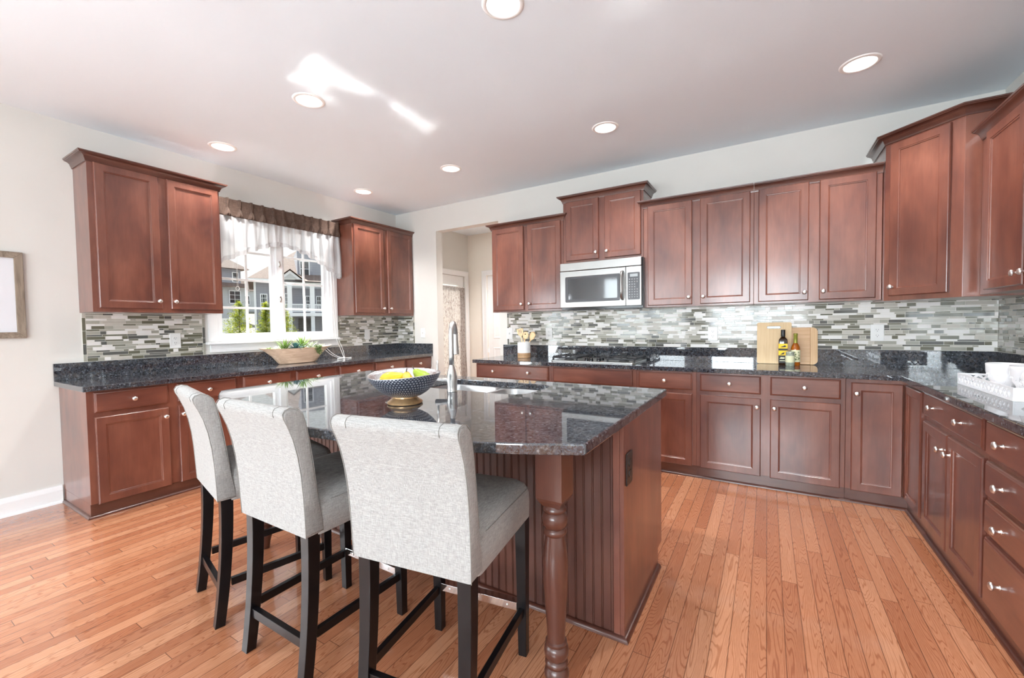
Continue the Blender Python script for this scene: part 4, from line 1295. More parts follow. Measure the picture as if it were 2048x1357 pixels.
# ------------------------------------------------------------------ fruit bowl
BX, BY = 3.045, -2.875
bw = thing('footed_bowl', 'hammered silver footed fruit bowl on the island top', 'bowl', (BX, BY, GT1 + 0.0006))
RIMW = lambda a, r, z: 0.010 * math.sin(a - 0.2) * max(0, (z - 0.06) / 0.1) + 0.005 * math.cos(2 * a + 0.5) * max(0, (z - 0.06) / 0.1)
outp = [(0.056, 0.034), (0.080, 0.041), (0.108, 0.058), (0.133, 0.081), (0.153, 0.107), (0.166, 0.130), (0.172, 0.143)]
obj('bowl', MB().lathe(outp, n=72, cap0=True, cap1=False, uv=True, wave=RIMW), M['silver'], bw, smooth=True, fix=False, label='dimpled dark silver bowl')
inn = [(0.172, 0.143), (0.173, 0.1455), (0.170, 0.146), (0.163, 0.130), (0.149, 0.108), (0.129, 0.084), (0.104, 0.062), (0.076, 0.047), (0.001, 0.042)]
obj('lining', MB().lathe(inn, n=72, cap0=False, cap1=False, wave=RIMW), M['silverin'], bw, smooth=True)
obj('foot', MB().lathe([(0.001, 0.0), (0.078, 0.0), (0.083, 0.003), (0.084, 0.009), (0.079, 0.014), (0.066, 0.023), (0.058, 0.029), (0.057, 0.038)], n=48, cap1=False), M['goldbase'], bw, auto=40, label='antique gold foot')
def pear(loc, rot, k, mat, label):
    t = thing('pear', label, 'pear', loc, 0, 'pears in the bowl')
    t.rotation_euler = rot
    pr_ = [(0.001, -0.040), (0.012, -0.041), (0.028, -0.034), (0.037, -0.018), (0.039, 0.0), (0.036, 0.018), (0.028, 0.036), (0.021, 0.052), (0.016, 0.064), (0.009, 0.071), (0.002, 0.073)]
    obj('fruit', MB().lathe([(r_ * k, z_ * k) for r_, z_ in pr_], n=28, cap0=False, cap1=False), M[mat], t, smooth=True)
    obj('stem', MB().tube([(0, 0, 0.070 * k), (0.002, 0, 0.080 * k), (0.006, 0.001, 0.092 * k)], [0.003, 0.0022, 0.003], 8), M['stem'], t, smooth=True)
z0 = GT1
pear((BX - 0.062, BY - 0.040, z0 + 0.112), (0, R(72), R(40)), 1.05, 'peary', 'big yellow pear lying on its side at the left of the silver bowl')
pear((BX + 0.022, BY + 0.000, z0 + 0.095), (R(18), R(10), 0), 0.90, 'pearb', 'small russet pear standing in the middle of the silver bowl')
pear((BX + 0.066, BY + 0.062, z0 + 0.112), (R(-15), R(-48), R(30)), 0.98, 'pearg', 'green pear leaning at the right side of the silver bowl')

# ------------------------------------------------------------------ utensil crock
UX, UY = 2.215, -0.245
ck2 = thing('utensil_crock', 'ribbed white and tan stoneware crock on the range counter', 'crock', (UX, UY, GT1 + 0.0006))
obj('lower_band', MB().lathe([(0.001, 0.0), (0.068, 0.0), (0.0715, 0.003), (0.072, 0.02), (0.0715, 0.022), (0.072, 0.024), (0.072, 0.056)], n=40, cap0=False, cap1=False), M['crockb'], ck2, auto=40, label='tan lower band')
rb_ = []
for i in range(12):
    z_ = 0.056 + i * 0.0095
    rb_ += [(0.0725, z_), (0.0725, z_ + 0.006), (0.0705, z_ + 0.008)]
rb_ += [(0.073, 0.172), (0.0715, 0.175), (0.068, 0.174), (0.066, 0.165), (0.066, 0.012), (0.001, 0.010)]
obj('ribbed_body', MB().lathe(rb_, n=40, cap0=False, cap1=False), M['crock'], ck2, auto=50)
def utensil(kind, base, tip, label, twist=PI / 2):
    b_, t_ = Vector(base), Vector(tip)
    L2 = (t_ - b_).length
    t = thing('wooden_utensil', label, 'wooden utensil', (UX + base[0], UY + base[1], GT1 + base[2]), 0, 'wooden utensils in the crock')
    t.rotation_euler = (t_ - b_).to_track_quat('Z', 'Y').to_euler()
    obj('handle', MB().tube([(0, 0, 0), (0, 0, L2 * 0.4), (0, 0, L2 - 0.085)], [0.006, 0.0055, 0.006], 10), M['spoon'], t, smooth=True)
    z0_ = L2 - 0.09
    if kind == 'fork':
        lp = [(-0.006, z0_), (0.006, z0_), (0.028, z0_ + 0.035), (0.031, L2), (-0.031, L2), (-0.028, z0_ + 0.035)]
        hl = [rrect(x_ - 0.0028, z0_ + 0.035, x_ + 0.0028, L2 - 0.012, 0.0025, 3) for x_ in (-0.012, 0.0, 0.012)]
    elif kind == 'hole':
        lp = [(-0.006, z0_)] + [(0.026 * math.sin(a) , z0_ + 0.05 - 0.042 * math.cos(a)) for a in [R(25 + i * 310 / 18) for i in range(19)]]
        lp = [(x_, z_) for x_, z_ in lp][1:]
        hl = [circ(0.004, z0_ + 0.062, 0.007, 14)]
    elif kind == 'spat':
        lp = [(-0.006, z0_), (0.006, z0_), (0.022, z0_ + 0.03), (0.024, L2 - 0.01), (0.016, L2), (-0.022, L2 - 0.006), (-0.022, z0_ + 0.03)]
        hl = []
    else:
        lp = [(0.024 * math.sin(2 * PI * i / 20), z0_ + 0.045 - 0.044 * math.cos(2 * PI * i / 20)) for i in range(20)]
        hl = []
    hw = 1.3
    lp, hl = [(x_ * hw, z_) for x_, z_ in lp], [[(x_ * hw, z_) for x_, z_ in h_] for h_ in hl]
    hb = MB().prism([lp] + hl, -0.0035, 0.0035, lambda u, v, q: (u * math.cos(twist) - q * math.sin(twist), u * math.sin(twist) + q * math.cos(twist), v))
    obj('head', hb, M['spoon'], t, bevel=0.001)
utensil('fork', (0.020, -0.020, 0.012), (-0.040, -0.020, 0.325), 'slotted wooden turner, leftmost in the stoneware crock')
utensil('spat', (-0.010, 0.030, 0.012), (-0.010, 0.030, 0.280), 'plain wooden spatula at the back of the stoneware crock')
utensil('hole', (-0.020, -0.020, 0.012), (0.042, -0.016, 0.290), 'wooden spoon with a round hole in the stoneware crock')
utensil('spat', (-0.030, 0.005, 0.012), (0.125, 0.010, 0.275), 'narrow wooden spatula leaning furthest right in the stoneware crock')
utensil('spoon', (-0.02, 0.02, 0.012), (0.105, 0.045, 0.292), 'wooden spoon behind the right leaning spatula in the crock')

# ------------------------------------------------------------------ cutting boards, bottles, jar
def tilted(name, label, cat, x, ybase, tilt, group=None):
    t = thing(name, label, cat, (x, ybase, GT1 + 0.0024), 0, group)
    t.rotation_euler = (-tilt, 0, 0)
    return t
t = tilted('cutting_board', 'upright bamboo cutting board with a slot handle, in front of the other board', 'cutting board', 4.592, -0.0755, R(5.2), 'bamboo cutting boards')
obj('board', MB().prism([rrect(-0.127, 0.0, 0.127, 0.357, 0.014, 5), rrect(-0.054, 0.303, 0.050, 0.325, 0.0105, 6)], 0.0, 0.016, XZ), M['bamboo'], t, bevel=0.003)
t = tilted('cutting_board', 'round cornered bamboo cutting board with end caps, behind the bottles', 'cutting board', 4.775, -0.0560, R(5.2), 'bamboo cutting boards')
obj('board', MB().prism([[(-0.125, 0.0), (0.075, 0.0), (0.075, 0.312), (-0.125, 0.312)]], 0.0, 0.018, XZ), M['bambooh'], t, bevel=0.003)
obj('end_cap', MB().prism([[(0.0755, 0.0)] + [(0.125 - 0.036 + 0.036 * math.cos(R(-90 + 15 * i)), 0.036 + 0.036 * math.sin(R(-90 + 15 * i))) for i in range(7)] + [(0.125 - 0.036 + 0.036 * math.cos(R(15 * i)), 0.312 - 0.036 + 0.036 * math.sin(R(15 * i))) for i in range(7)] + [(0.0755, 0.312)]], 0.0, 0.018, XZ), M['bambooe'], t, bevel=0.003)
t = thing('oil_bottle', 'square dark oil bottle with black cap and yellow label', 'bottle', (4.655, -0.152, GT1 + 0.0006), 0, 'bottles by the cutting boards')
def sqr(h_, z, r_=0.006):
    return [(u, v, z) for u, v in rrect(-h_, -h_, h_, h_, min(r_, h_ * 0.95), 4)]
obj('glass', MB().rings([sqr(0.029, 0.0), sqr(0.031, 0.003), sqr(0.031, 0.205), sqr(0.028, 0.218), sqr(0.019, 0.230, 0.018), sqr(0.0125, 0.238, 0.012), sqr(0.0120, 0.262, 0.0115)]), M['oil'], t, auto=50)
obj('cap', MB().lathe([(0.0155, 0.238), (0.0160, 0.240), (0.0160, 0.292), (0.0145, 0.296), (0.001, 0.296)], n=24, cap0=False), M['blackcap'], t, auto=40)
lb = MB()
lb.box((-0.0315, -0.0318, 0.140), (0.0315, 0.0315, 0.180), 0)
lb.box((-0.0315, -0.0318, 0.083), (0.0315, 0.0315, 0.123), 0)
lb.box((-0.0314, -0.0317, 0.1232), (0.0314, 0.0314, 0.1398), 1)
lb.box((-0.0314, -0.0317, 0.02), (0.0314, 0.0314, 0.0828), 1)
lb.prism([[(-0.020 + 0.0, 0.150), (0.012, 0.152), (0.024, 0.158), (0.012, 0.168), (0.0, 0.160), (-0.008, 0.158)]], -0.0324, -0.0316, XZ, 1)
lb.prism([[(-0.022, 0.088), (0.006, 0.092), (0.010, 0.110), (-0.004, 0.104)]], -0.0324, -0.0316, XZ, 1)
lb.prism([[(-0.024, 0.036), (0.020, 0.036), (0.020, 0.041), (-0.024, 0.041)]], -0.0324, -0.0316, XZ, 2)
lb.prism([[(-0.024, 0.055), (0.010, 0.055), (0.012, 0.066), (-0.016, 0.068)]], -0.0324, -0.0316, XZ, 2)
obj('label_band', lb, [M['ylabel'], M['klabel'], M['clabel']], t)
t = thing('vinegar_bottle', 'amber round bottle with gold green foil neck, right of the dark oil bottle', 'bottle', (4.742, -0.150, GT1 + 0.0006), 0, 'bottles by the cutting boards')
obj('glass', MB().lathe([(0.001, 0.0), (0.031, 0.0), (0.033, 0.004), (0.033, 0.125), (0.031, 0.148), (0.024, 0.168), (0.016, 0.182), (0.0125, 0.195), (0.012, 0.24)], n=32), M['amber'], t, auto=50)
obj('foil', MB().lathe([(0.0155, 0.178), (0.0142, 0.20), (0.0135, 0.248), (0.0150, 0.250), (0.0150, 0.262), (0.013, 0.265), (0.001, 0.265)], n=24, cap0=False), M['goldcap'], t, auto=40)
la = MB().lathe([(0.0334, 0.03), (0.0337, 0.031), (0.0337, 0.128), (0.0334, 0.129)], n=40, cap0=False, cap1=False)
obj('label_band', la, M['clabel'], t, auto=40)
ol = MB()
rnd = random.Random(8)
for i in range(26):
    a = R(-90 + rnd.uniform(-46, 46)); z_ = rnd.uniform(0.045, 0.118)
    p = Vector((0.0342 * math.cos(a), 0.0342 * math.sin(a), z_)); s_ = Vector((-math.sin(a), math.cos(a), 0))
    q = rnd.uniform(0.003, 0.006)
    ol.add([p - s_ * q, p + Vector((0, 0, q * 1.2)), p + s_ * q, p - Vector((0, 0, q * 1.2))], [(0, 1, 2, 3)])
obj('label_print', ol, M['glabel'], t)
t = thing('glass_jar', 'small glass jar with a cream label in front of both bottles', 'jar', (4.702, -0.212, GT1 + 0.0006))
obj('glass', MB().lathe([(0.001, 0.0), (0.029, 0.0), (0.032, 0.004), (0.032, 0.088), (0.029, 0.098), (0.027, 0.102)], n=32), M['jar'], t, auto=50)
obj('lid', MB().lathe([(0.0295, 0.100), (0.030, 0.102), (0.030, 0.116), (0.028, 0.119), (0.001, 0.1195)], n=28, cap0=False), M['jar'], t, auto=40)
obj('label_band', MB().lathe([(0.0324, 0.030), (0.0326, 0.031), (0.0326, 0.083), (0.0324, 0.084)], n=36, cap0=False, cap1=False), M['clabel'], t, auto=40)

# ------------------------------------------------------------------ tray with ceramics on the right counter
TX0, TX1, TY0, TY1 = 5.470, 5.800, -1.612, -0.978
tr = thing('lattice_tray', 'white pierced lattice serving tray on the right wall counter', 'tray', ((TX0 + TX1) / 2, (TY0 + TY1) / 2, GT1 + 0.0006))
tw, tl_ = (TX1 - TX0) / 2, (TY1 - TY0) / 2
obj('tray_floor', MB().box((-tw + 0.001, -tl_ + 0.001, 0.0), (tw - 0.001, tl_ - 0.001, 0.008)), M['traywhite'], tr)
def lattice(L2):
    loops = [rect(-L2, 0.0, L2, 0.060)]
    n_ = int(2 * L2 / 0.040)
    st = (2 * L2 - 0.03) / n_
    for i in range(n_):
        cx2 = -L2 + 0.015 + st * (i + 0.5)
        w2 = st * 0.5 - 0.0035
        loops.append([(cx2 - w2 * 0.98, 0.0305), (cx2 - w2 * .45, 0.0225), (cx2, 0.0145), (cx2 + w2 * .45, 0.0225), (cx2 + w2 * 0.98, 0.0305), (cx2 + w2 * .45, 0.0385), (cx2, 0.0465), (cx2 - w2 * .45, 0.0385)])
        if i < n_ - 1:
            c3 = cx2 + st / 2
            loops.append([(c3 - w2 * 0.6, 0.0105), (c3 + w2 * 0.6, 0.0105), (c3, 0.0225)])
            loops.append([(c3 - w2 * 0.6, 0.0505), (c3, 0.0385), (c3 + w2 * 0.6, 0.0505)])
    return loops
obj('side_panel', MB().prism(lattice(tl_), -tw, -tw + 0.005, YZ), M['traywhite'], tr)
obj('side_panel', MB().prism(lattice(tl_), tw - 0.005, tw, YZ), M['traywhite'], tr)
obj('side_panel', MB().prism(lattice(tw - 0.0055), -tl_, -tl_ + 0.005, XZ), M['traywhite'], tr)
obj('side_panel', MB().prism(lattice(tw - 0.0055), tl_ - 0.005, tl_, XZ), M['traywhite'], tr)
TZ = GT1 + 0.0092
def ceramic_bowl(x, y, label, k=1.0):
    t = thing('ceramic_bowl', label, 'bowl', (x, y, TZ), 0, 'white ceramics on the tray')
    pr_ = [(0.001, 0.0), (0.036, 0.0), (0.040, 0.004), (0.052, 0.022), (0.066, 0.048), (0.074, 0.080), (0.076, 0.112), (0.0765, 0.128), (0.074, 0.130), (0.072, 0.127), (0.070, 0.085), (0.058, 0.042), (0.030, 0.014), (0.001, 0.012)]
    obj('bowl', MB().lathe([(r_ * k, z_ * k) for r_, z_ in pr_], n=40, cap0=False, cap1=False), M['ceramic'], t, smooth=True)
    rl_ = MB()
    rnd_ = random.Random(int(x * 1000 + y * 100))
    for i in range(110):
        a = rnd_.uniform(0, 2 * PI); z_ = rnd_.uniform(0.010, 0.074)
        r_ = 0.042 + (z_ - 0.006) * 0.47
        c_ = Vector((r_ * math.cos(a), r_ * math.sin(a), z_)) * k
        rl_.lathe([(0.0005, -0.006 * k), (0.0035 * k, -0.003 * k), (0.0042 * k, 0.001 * k), (0.0025 * k, 0.0045 * k), (0.0005, 0.006 * k)], c_, 6)
    obj('relief', rl_, M['relief'], t, smooth=True)
ceramic_bowl(5.605, -1.135, 'white ceramic bowl with relief foot at the far end of the lattice tray', 0.95)
ceramic_bowl(5.640, -1.290, 'white ceramic bowl in the middle of the lattice tray', 0.95)
t = thing('ceramic_jar', 'round white lidded ceramic jar with floral relief at the near end of the tray', 'jar', (5.640, -1.460, TZ))
obj('jar', MB().lathe([(0.001, 0.0), (0.042, 0.0), (0.048, 0.004), (0.070, 0.022), (0.088, 0.052), (0.092, 0.078), (0.084, 0.106), (0.064, 0.126), (0.058, 0.130)], n=44, cap0=False, cap1=False), M['relief'], t, smooth=True)
obj('lid', MB().lathe([(0.062, 0.130), (0.056, 0.138), (0.032, 0.147), (0.012, 0.150), (0.010, 0.156), (0.018, 0.163), (0.016, 0.170), (0.001, 0.173)], n=36, cap0=False, cap1=False), M['relief'], t, auto=60)
fl_ = MB()
rnd = random.Random(31)
for i in range(26):
    a = 2 * PI * i * 0.382; z_ = 0.026 + 0.09 * ((i * 0.61) % 1)
    r_ = 0.046 + 0.046 * math.sin(min(1, z_ / 0.13) * PI) ** 0.7
    r_ = min(r_, 0.092)
    nrm = Vector((math.cos(a), math.sin(a), 0.2))
    c_ = Vector((r_ * math.cos(a), r_ * math.sin(a), z_))
    tx, tz = Vector((-math.sin(a), math.cos(a), 0)), Vector((0, 0, 1))
    for p in range(5):
        b_ = 2 * PI * p / 5 + i
        d_ = tx * math.cos(b_) + tz * math.sin(b_)
        e_ = tx * -math.sin(b_) + tz * math.cos(b_)
        fl_.add([c_, c_ + d_ * 0.007 + e_ * 0.005 + nrm * 0.0025, c_ + d_ * 0.013 + nrm * 0.001, c_ + d_ * 0.007 - e_ * 0.005 + nrm * 0.0025], [(0, 1, 2, 3)])
obj('flowers', fl_, M['ceramic'], t, fix=False)

# ------------------------------------------------------------------ wooden trough with succulents under the window
PX, PY = 0.27, -1.695
pl = thing('dough_trough', 'long pale wooden boat trough on the counter under the window', 'planter', (PX, PY, GT1 + 0.0006))
def ell(hx_, hy_, z, zend, n_=40, pw=1.5):
    o = []
    for i in range(n_):
        a = 2 * PI * i / n_
        c_, s_ = math.cos(a), math.sin(a)
        yy = hy_ * math.copysign(abs(s_) ** (2 / pw), s_)
        xx = hx_ * math.copysign(abs(c_) ** (2 / pw), c_)
        o.append((xx, yy, z + (zend - z) * (abs(yy) / hy_) ** 3))
    return o
rg = [ell(0.060, 0.185, 0.0, 0.0, pw=2.6), ell(0.075, 0.20, 0.004, 0.006, pw=2.6), ell(0.100, 0.27, 0.070, 0.085, pw=2.2), ell(0.122, 0.355, 0.135, 0.150, pw=1.9), ell(0.130, 0.405, 0.160, 0.172, pw=1.8),
      ell(0.120, 0.385, 0.160, 0.170, pw=1.8), ell(0.108, 0.33, 0.135, 0.145, pw=1.9), ell(0.08, 0.24, 0.09, 0.10, pw=2.2)]
obj('trough', MB().rings(rg), M['trough'], pl, auto=50)
obj('moss', MB().rings([ell(0.100, 0.30, 0.128, 0.130, pw=2.0), ell(0.085, 0.26, 0.146, 0.142, pw=2.0), ell(0.04, 0.14, 0.158, 0.150, pw=2.0)]), M['soil'], pl, smooth=True)
def leaf(mb_, p, d, L2, wd, droop=0.0, seg=4, thick=0.004):
    d = d.normalized()
    sd_ = d.cross(Vector((0, 0, 1)))
    if sd_.length < 0.05:
        sd_ = Vector((1, 0, 0))
    sd_.normalize()
    up = sd_.cross(d).normalized()
    rg_ = []
    for i in range(seg + 1):
        u = i / seg
        c_ = p + d * (L2 * u) - Vector((0, 0, 1)) * (droop * L2 * u * u)
        w_ = wd * (0.55 + 1.1 * u - 1.6 * u * u) if u < 0.999 else wd * 0.04
        w_ = max(w_, wd * 0.04)
        th = thick * (1 - 0.85 * u)
        rg_.append([tuple(c_ + sd_ * w_), tuple(c_ + up * th), tuple(c_ - sd_ * w_), tuple(c_ - up * th)])
    mb_.rings(rg_)
def rosette(loc, n_, L2, wd, e0, e1, mat, name, label, seed, droop=0.0):
    rnd_ = random.Random(seed)
    t = thing(name, label, 'succulent', loc, 0, 'succulents in the wooden trough')
    mb_ = MB()
    for i in range(n_):
        u = i / n_
        a = i * 2.39996
        el = R(e0 + (e1 - e0) * u + rnd_.uniform(-6, 6))
        d = Vector((math.cos(a) * math.cos(el), math.sin(a) * math.cos(el), math.sin(el)))
        leaf(mb_, Vector((0, 0, 0.0)), d, L2 * (1 - 0.35 * u) * rnd_.uniform(0.85, 1.1), wd, droop)
    obj('leaves', mb_, M[mat], t, auto=60)
pz = GT1 + 0.152
rosette((PX + 0.045, PY - 0.045, pz - 0.002), 34, 0.128, 0.0125, 14, 82, 'leafb', 'succulent', 'spiky blue green agave at the front middle of the wooden trough', 1, 0.15)
rosette((PX - 0.02, PY - 0.125, pz - 0.002), 22, 0.150, 0.0096, 25, 85, 'leafg', 'succulent', 'thin pale green spiky plant left of the blue agave in the trough', 2)
rosette((PX - 0.01, PY + 0.060, pz), 28, 0.182, 0.0108, 25, 86, 'leafg', 'succulent', 'tall fresh green spiky plant right of the blue agave in the trough', 3)
rosette((PX + 0.03, PY + 0.130, pz - 0.004), 24, 0.111, 0.0120, 5, 80, 'leafw', 'succulent', 'pale white green rosette at the right part of the wooden trough', 4)
rosette((PX + 0.04, PY - 0.235, pz - 0.006), 22, 0.065, 0.0180, 15, 80, 'leafw', 'succulent', 'white flowering rosette at the left part of the wooden trough', 5)
rosette((PX + 0.03, PY - 0.175, pz - 0.006), 26, 0.085, 0.0096, 10, 80, 'leafd', 'succulent', 'small olive green tuft beside the white rosette in the trough', 6)
rosette((PX + 0.00, PY - 0.295, pz - 0.010), 18, 0.065, 0.0096, 10, 70, 'leafg', 'succulent', 'small bright tuft at the far left tip of the planting in the trough', 8)
rosette((PX + 0.01, PY + 0.270, pz - 0.010), 20, 0.078, 0.0132, 15, 80, 'leafw', 'succulent', 'small pale sprig at the far right of the planting in the trough', 9)
t = thing('succulent', 'olive trailing sedum hanging over the front of the wooden trough', 'succulent', (PX + 0.10, PY + 0.165, pz), 0, 'succulents in the wooden trough')
mb = MB()
rnd = random.Random(12)
for i in range(260):
    u = rnd.random()
    p = Vector((-0.03 + 0.065 * u ** 0.5 + rnd.gauss(0, 0.008), rnd.gauss(0, 0.026) * (1 - 0.4 * u), 0.02 - 0.085 * u ** 1.6 + rnd.uniform(-0.004, 0.012)))
    d = Vector((rnd.uniform(-0.3, 1), rnd.uniform(-1, 1), rnd.uniform(-0.6, 0.9)))
    leaf(mb, p, d, 0.018, 0.005, 0, 2, 0.002)
obj('leaves', mb, M['leafd'], t, auto=60)

# ------------------------------------------------------------------ blind cords
t = thing('blind_cord', 'white blind cord with a cleat lying on the counter right of the trough', 'cord', (0.05, -1.06, GT1))
def bez(p0, p1, p2, n_=14):
    p0, p1, p2 = Vector(p0), Vector(p1), Vector(p2)
    return [tuple(p0 * (1 - u) ** 2 + p1 * 2 * u * (1 - u) + p2 * u * u) for u in [i / n_ for i in range(n_ + 1)]]
mb = MB()
o_ = lambda x, y, z: (x - 0.05, y + 1.06, z - GT1)
mb.tube([o_(0.075, -1.10, 2.02), o_(0.075, -1.085, 1.6), o_(0.080, -1.06, 1.17)] + [o_(*p) for p in bez((0.085, -1.055, 1.14), (0.14, -1.02, 1.0), (0.265, -1.115, 0.932))], 0.0022, 6)
mb.tube([o_(0.078, -1.13, 2.02), o_(0.078, -1.115, 1.6), o_(0.083, -1.09, 1.17)] + [o_(*p) for p in bez((0.088, -1.085, 1.14), (0.13, -1.06, 1.02), (0.262, -1.12, 0.930))], 0.0022, 6)
mb.tube([o_(*p) for p in bez((0.262, -1.125, 0.928), (0.22, -1.24, 0.92), (0.10, -1.27, 1.05), 18)], 0.0022, 6)
mb.tube([o_(*p) for p in bez((0.262, -1.125, 0.928), (0.20, -1.19, 0.93), (0.09, -1.24, 1.06), 18)], 0.0022, 6)
obj('cord', mb, M['cord'], t, smooth=True)
mb = MB().lathe([(0.001, 0), (0.013, 0.0), (0.014, 0.004), (0.013, 0.018), (0.006, 0.022), (0.001, 0.022)], o_(0.270, -1.122, GT1 + 0.0008), 16)
mb.tube([o_(0.285, -1.15, 0.922), o_(0.30, -1.20, 0.922), o_(0.305, -1.235, 0.921)], [0.005, 0.0055, 0.0065], 10)
mb.tube([o_(0.272, -1.10, 0.922), o_(0.27, -1.06, 0.921), o_(0.268, -1.02, 0.9205)], [0.004, 0.005, 0.006], 10)
obj('cleat', mb, M['plate'], t, auto=50)
t = thing('pull_cord', 'thin white pull cord with a ring hanging in the left sash', 'cord', (-0.02, -2.13, 1.66))
mb = MB().tube([(0, 0, 0.40), (0, 0, 0.05)], 0.0018, 6)
mb.tube([(0, 0.010, 0.40), (0, 0.010, 0.05)], 0.0018, 6)
obj('cord', mb, M['cord'], t, smooth=True)
obj('ring', MB().tube([(0, 0.005 + 0.016 * math.sin(2 * PI * i / 16), 0.032 - 0.02 * math.cos(2 * PI * i / 16)) for i in range(17)], 0.0025, 6, caps=False), M['cord'], t, smooth=True)

# ------------------------------------------------------------------ pinch-pleated valance
va = thing('window_valance', 'scalloped white sheer valance with a brown pinch pleated heading over the window', 'valance', (0, -1.705, 0))
VY0, VY1, NP = -2.405, -1.012, 13
def vy(y): return y + 1.705
PL = [VY0 + 0.045 + (VY1 - VY0 - 0.075) * i / (NP - 1) for i in range(NP)]
NU = 420
hdg = MB()
rows = []
for iv in range(13):
    v = iv / 12                       # 0 top, 1 bottom
    row = []
    for iu in range(NU + 1):
        y = VY0 + (VY1 - VY0) * iu / NU
        ph = (y - PL[0]) / (PL[1] - PL[0])
        f = abs(ph - round(ph))       # 0 at a pleat, 0.5 between
        row.append((0.098 - 0.010 * math.sin(f * 2 * PI * 0.5) ** 2 * (0.4 + 0.6 * v), vy(y), 2.543 - 0.167 * v))
    rows.append(row)
hdg.rings(rows, False, False, closed=False)
hdg.rings([[(0.098, vy(VY1), 2.543 - 0.167 * i / 4) for i in range(5)], [(0.020, vy(VY1), 2.543 - 0.167 * i / 4) for i in range(5)]], False, False, closed=False)
hd_ = obj('pleated_heading', hdg, M['brown'], va, smooth=True, fix=False)
sm_ = hd_.modifiers.new('thick', 'SOLIDIFY')
sm_.thickness = 0.002
for pc in PL:
    # one pinch pleat: three folds gathered below the middle, opening into a small fan
    pm = MB()
    rg = []
    for i in range(21):
        v = i / 20
        if v < 0.55:
            hw_, dp = 0.014 - 0.006 * (v / 0.55) ** 2, 0.026 - 0.008 * (v / 0.55) ** 2
        else:
            q = (v - 0.55) / 0.45
            hw_, dp = 0.008 + 0.026 * q ** 1.2 , 0.018 + 0.026 * math.sin(min(1, q * 1.12) * PI * 0.62)
            if q > 0.85:
                dp -= 0.010 * (q - 0.85) / 0.15
        ring = []
        for j in range(25):
            a = PI * j / 24
            lobes = 0.70 + 0.30 * abs(math.cos(a * 3)) ** 0.8
            ring.append((0.0965 + dp * math.sin(a) * lobes, vy(pc) + hw_ * math.cos(a) * (0.9 + 0.1 * lobes), 2.545 - 0.169 * v))
        rg.append(ring)
    pm.rings(rg, False, False, closed=False)
    obj('pinch_pleat', pm, M['brown'], hd_, smooth=True, fix=False)
HEM = [(-2.405, 1.872), (-2.31, 1.925), (-2.18, 1.985), (-2.056, 2.052), (-1.90, 2.115), (-1.758, 2.160), (-1.62, 2.145), (-1.50, 2.115), (-1.406, 2.084), (-1.30, 2.035), (-1.219, 1.992), (-1.11, 1.925), (-1.012, 1.880)]
def hemz(y):
    for (a_, za), (b_, zb) in zip(HEM, HEM[1:]):
        if y <= b_:
            return za + (zb - za) * (y - a_) / (b_ - a_)
    return HEM[-1][1]
def sheer_sheet(z_top, z_bot, nv, dx):
    rows_ = []
    for iv in range(nv + 1):
        v = iv / nv
        row = []
        for iu in range(NU + 1):
            y = VY0 + (VY1 - VY0) * iu / NU
            zt, zb = z_top(y), z_bot(y)
            ph = (y - PL[0]) / (PL[1] - PL[0])
            f = ph - math.floor(ph)
            deep = min(1.0, (2.38 - (zt + (zb - zt) * v)) / 0.25)
            # soft box folds: a step forward at each pleat, drifting back to the next
            st = 0.042 * (1 - f) ** 1.3 if f > 0.06 else 0.042 * (f / 0.06)
            x = 0.082 + st * (0.45 + 0.55 * deep) + 0.003 * math.sin(y * 90 + v * 2)
            row.append((x + dx, vy(y + 0.014 * deep * math.sin(ph * 2 * PI)), zt + (zb - zt) * v))
        rows_.append(row)
    return MB().rings(rows_, False, False, closed=False)
obj('sheer_panel', sheer_sheet(lambda y: 2.3765, lambda y: hemz(y) + 0.045, 12, 0), M['sheer'], va, smooth=True, fix=False)
obj('hem_band', sheer_sheet(lambda y: hemz(y) + 0.045, lambda y: hemz(y), 3, 0), M['hem'], va, smooth=True, fix=False)
obj('side_return', MB().rings([[(0.10, vy(VY1), 2.3765 - 0.5 * i / 6) for i in range(7)], [(0.062, vy(VY1 + 0.004), 2.3765 - 0.5 * i / 6) for i in range(7)], [(0.022, vy(VY1 - 0.002), 2.3765 - 0.49 * i / 6) for i in range(7)]], False, False, closed=False), M['hem'], va, smooth=True, fix=False)
obj('board', MB().box((0.0005, vy(VY0), 2.522), (0.084, vy(VY1) - 0.004, 2.542)), M['trim'], va)

# ------------------------------------------------------------------ framed picture on the left wall
t = thing('picture_frame', 'weathered wood picture frame with a white mat cut by the left photo edge', 'picture', (0.0, -3.90, 1.243))
FW, FH = 0.34, 0.605
fm_ = MB()
for (a_, b_) in (((-FW, 0), (FW, 0)), ((FW, FH), (-FW, FH))):
    s_ = 1 if a_[1] == 0 else -1
    fm_ = MB()
    fm_.prism([[a_, b_, (b_[0] - s_ * 0.042, b_[1] + s_ * 0.042), (a_[0] + s_ * 0.042, a_[1] + s_ * 0.042)]], 0.001, 0.024, YZ)
    obj('frame_rail', fm_, M['framewood'], t, bevel=0.002)
fm_ = MB()
fm_.prism([[(FW, 0), (FW, FH), (FW - 0.042, FH - 0.042), (FW - 0.042, 0.042)]], 0.001, 0.024, YZ)
obj('frame_stile', fm_, M['framewoodv'], t, bevel=0.002)
fm_ = MB()
fm_.prism([[(-FW, FH), (-FW, 0), (-FW + 0.042, 0.042), (-FW + 0.042, FH - 0.042)]], 0.001, 0.024, YZ)
obj('frame_stile', fm_, M['framewoodv'], t, bevel=0.002)
obj('mat_board', MB().box((0.002, -FW + 0.04, 0.04), (0.008, FW - 0.04, FH - 0.04)), M['mat'], t)
obj('print', MB().box((0.0081, -FW + 0.145, 0.145), (0.009, FW - 0.145, FH - 0.13)), M['print'], t)
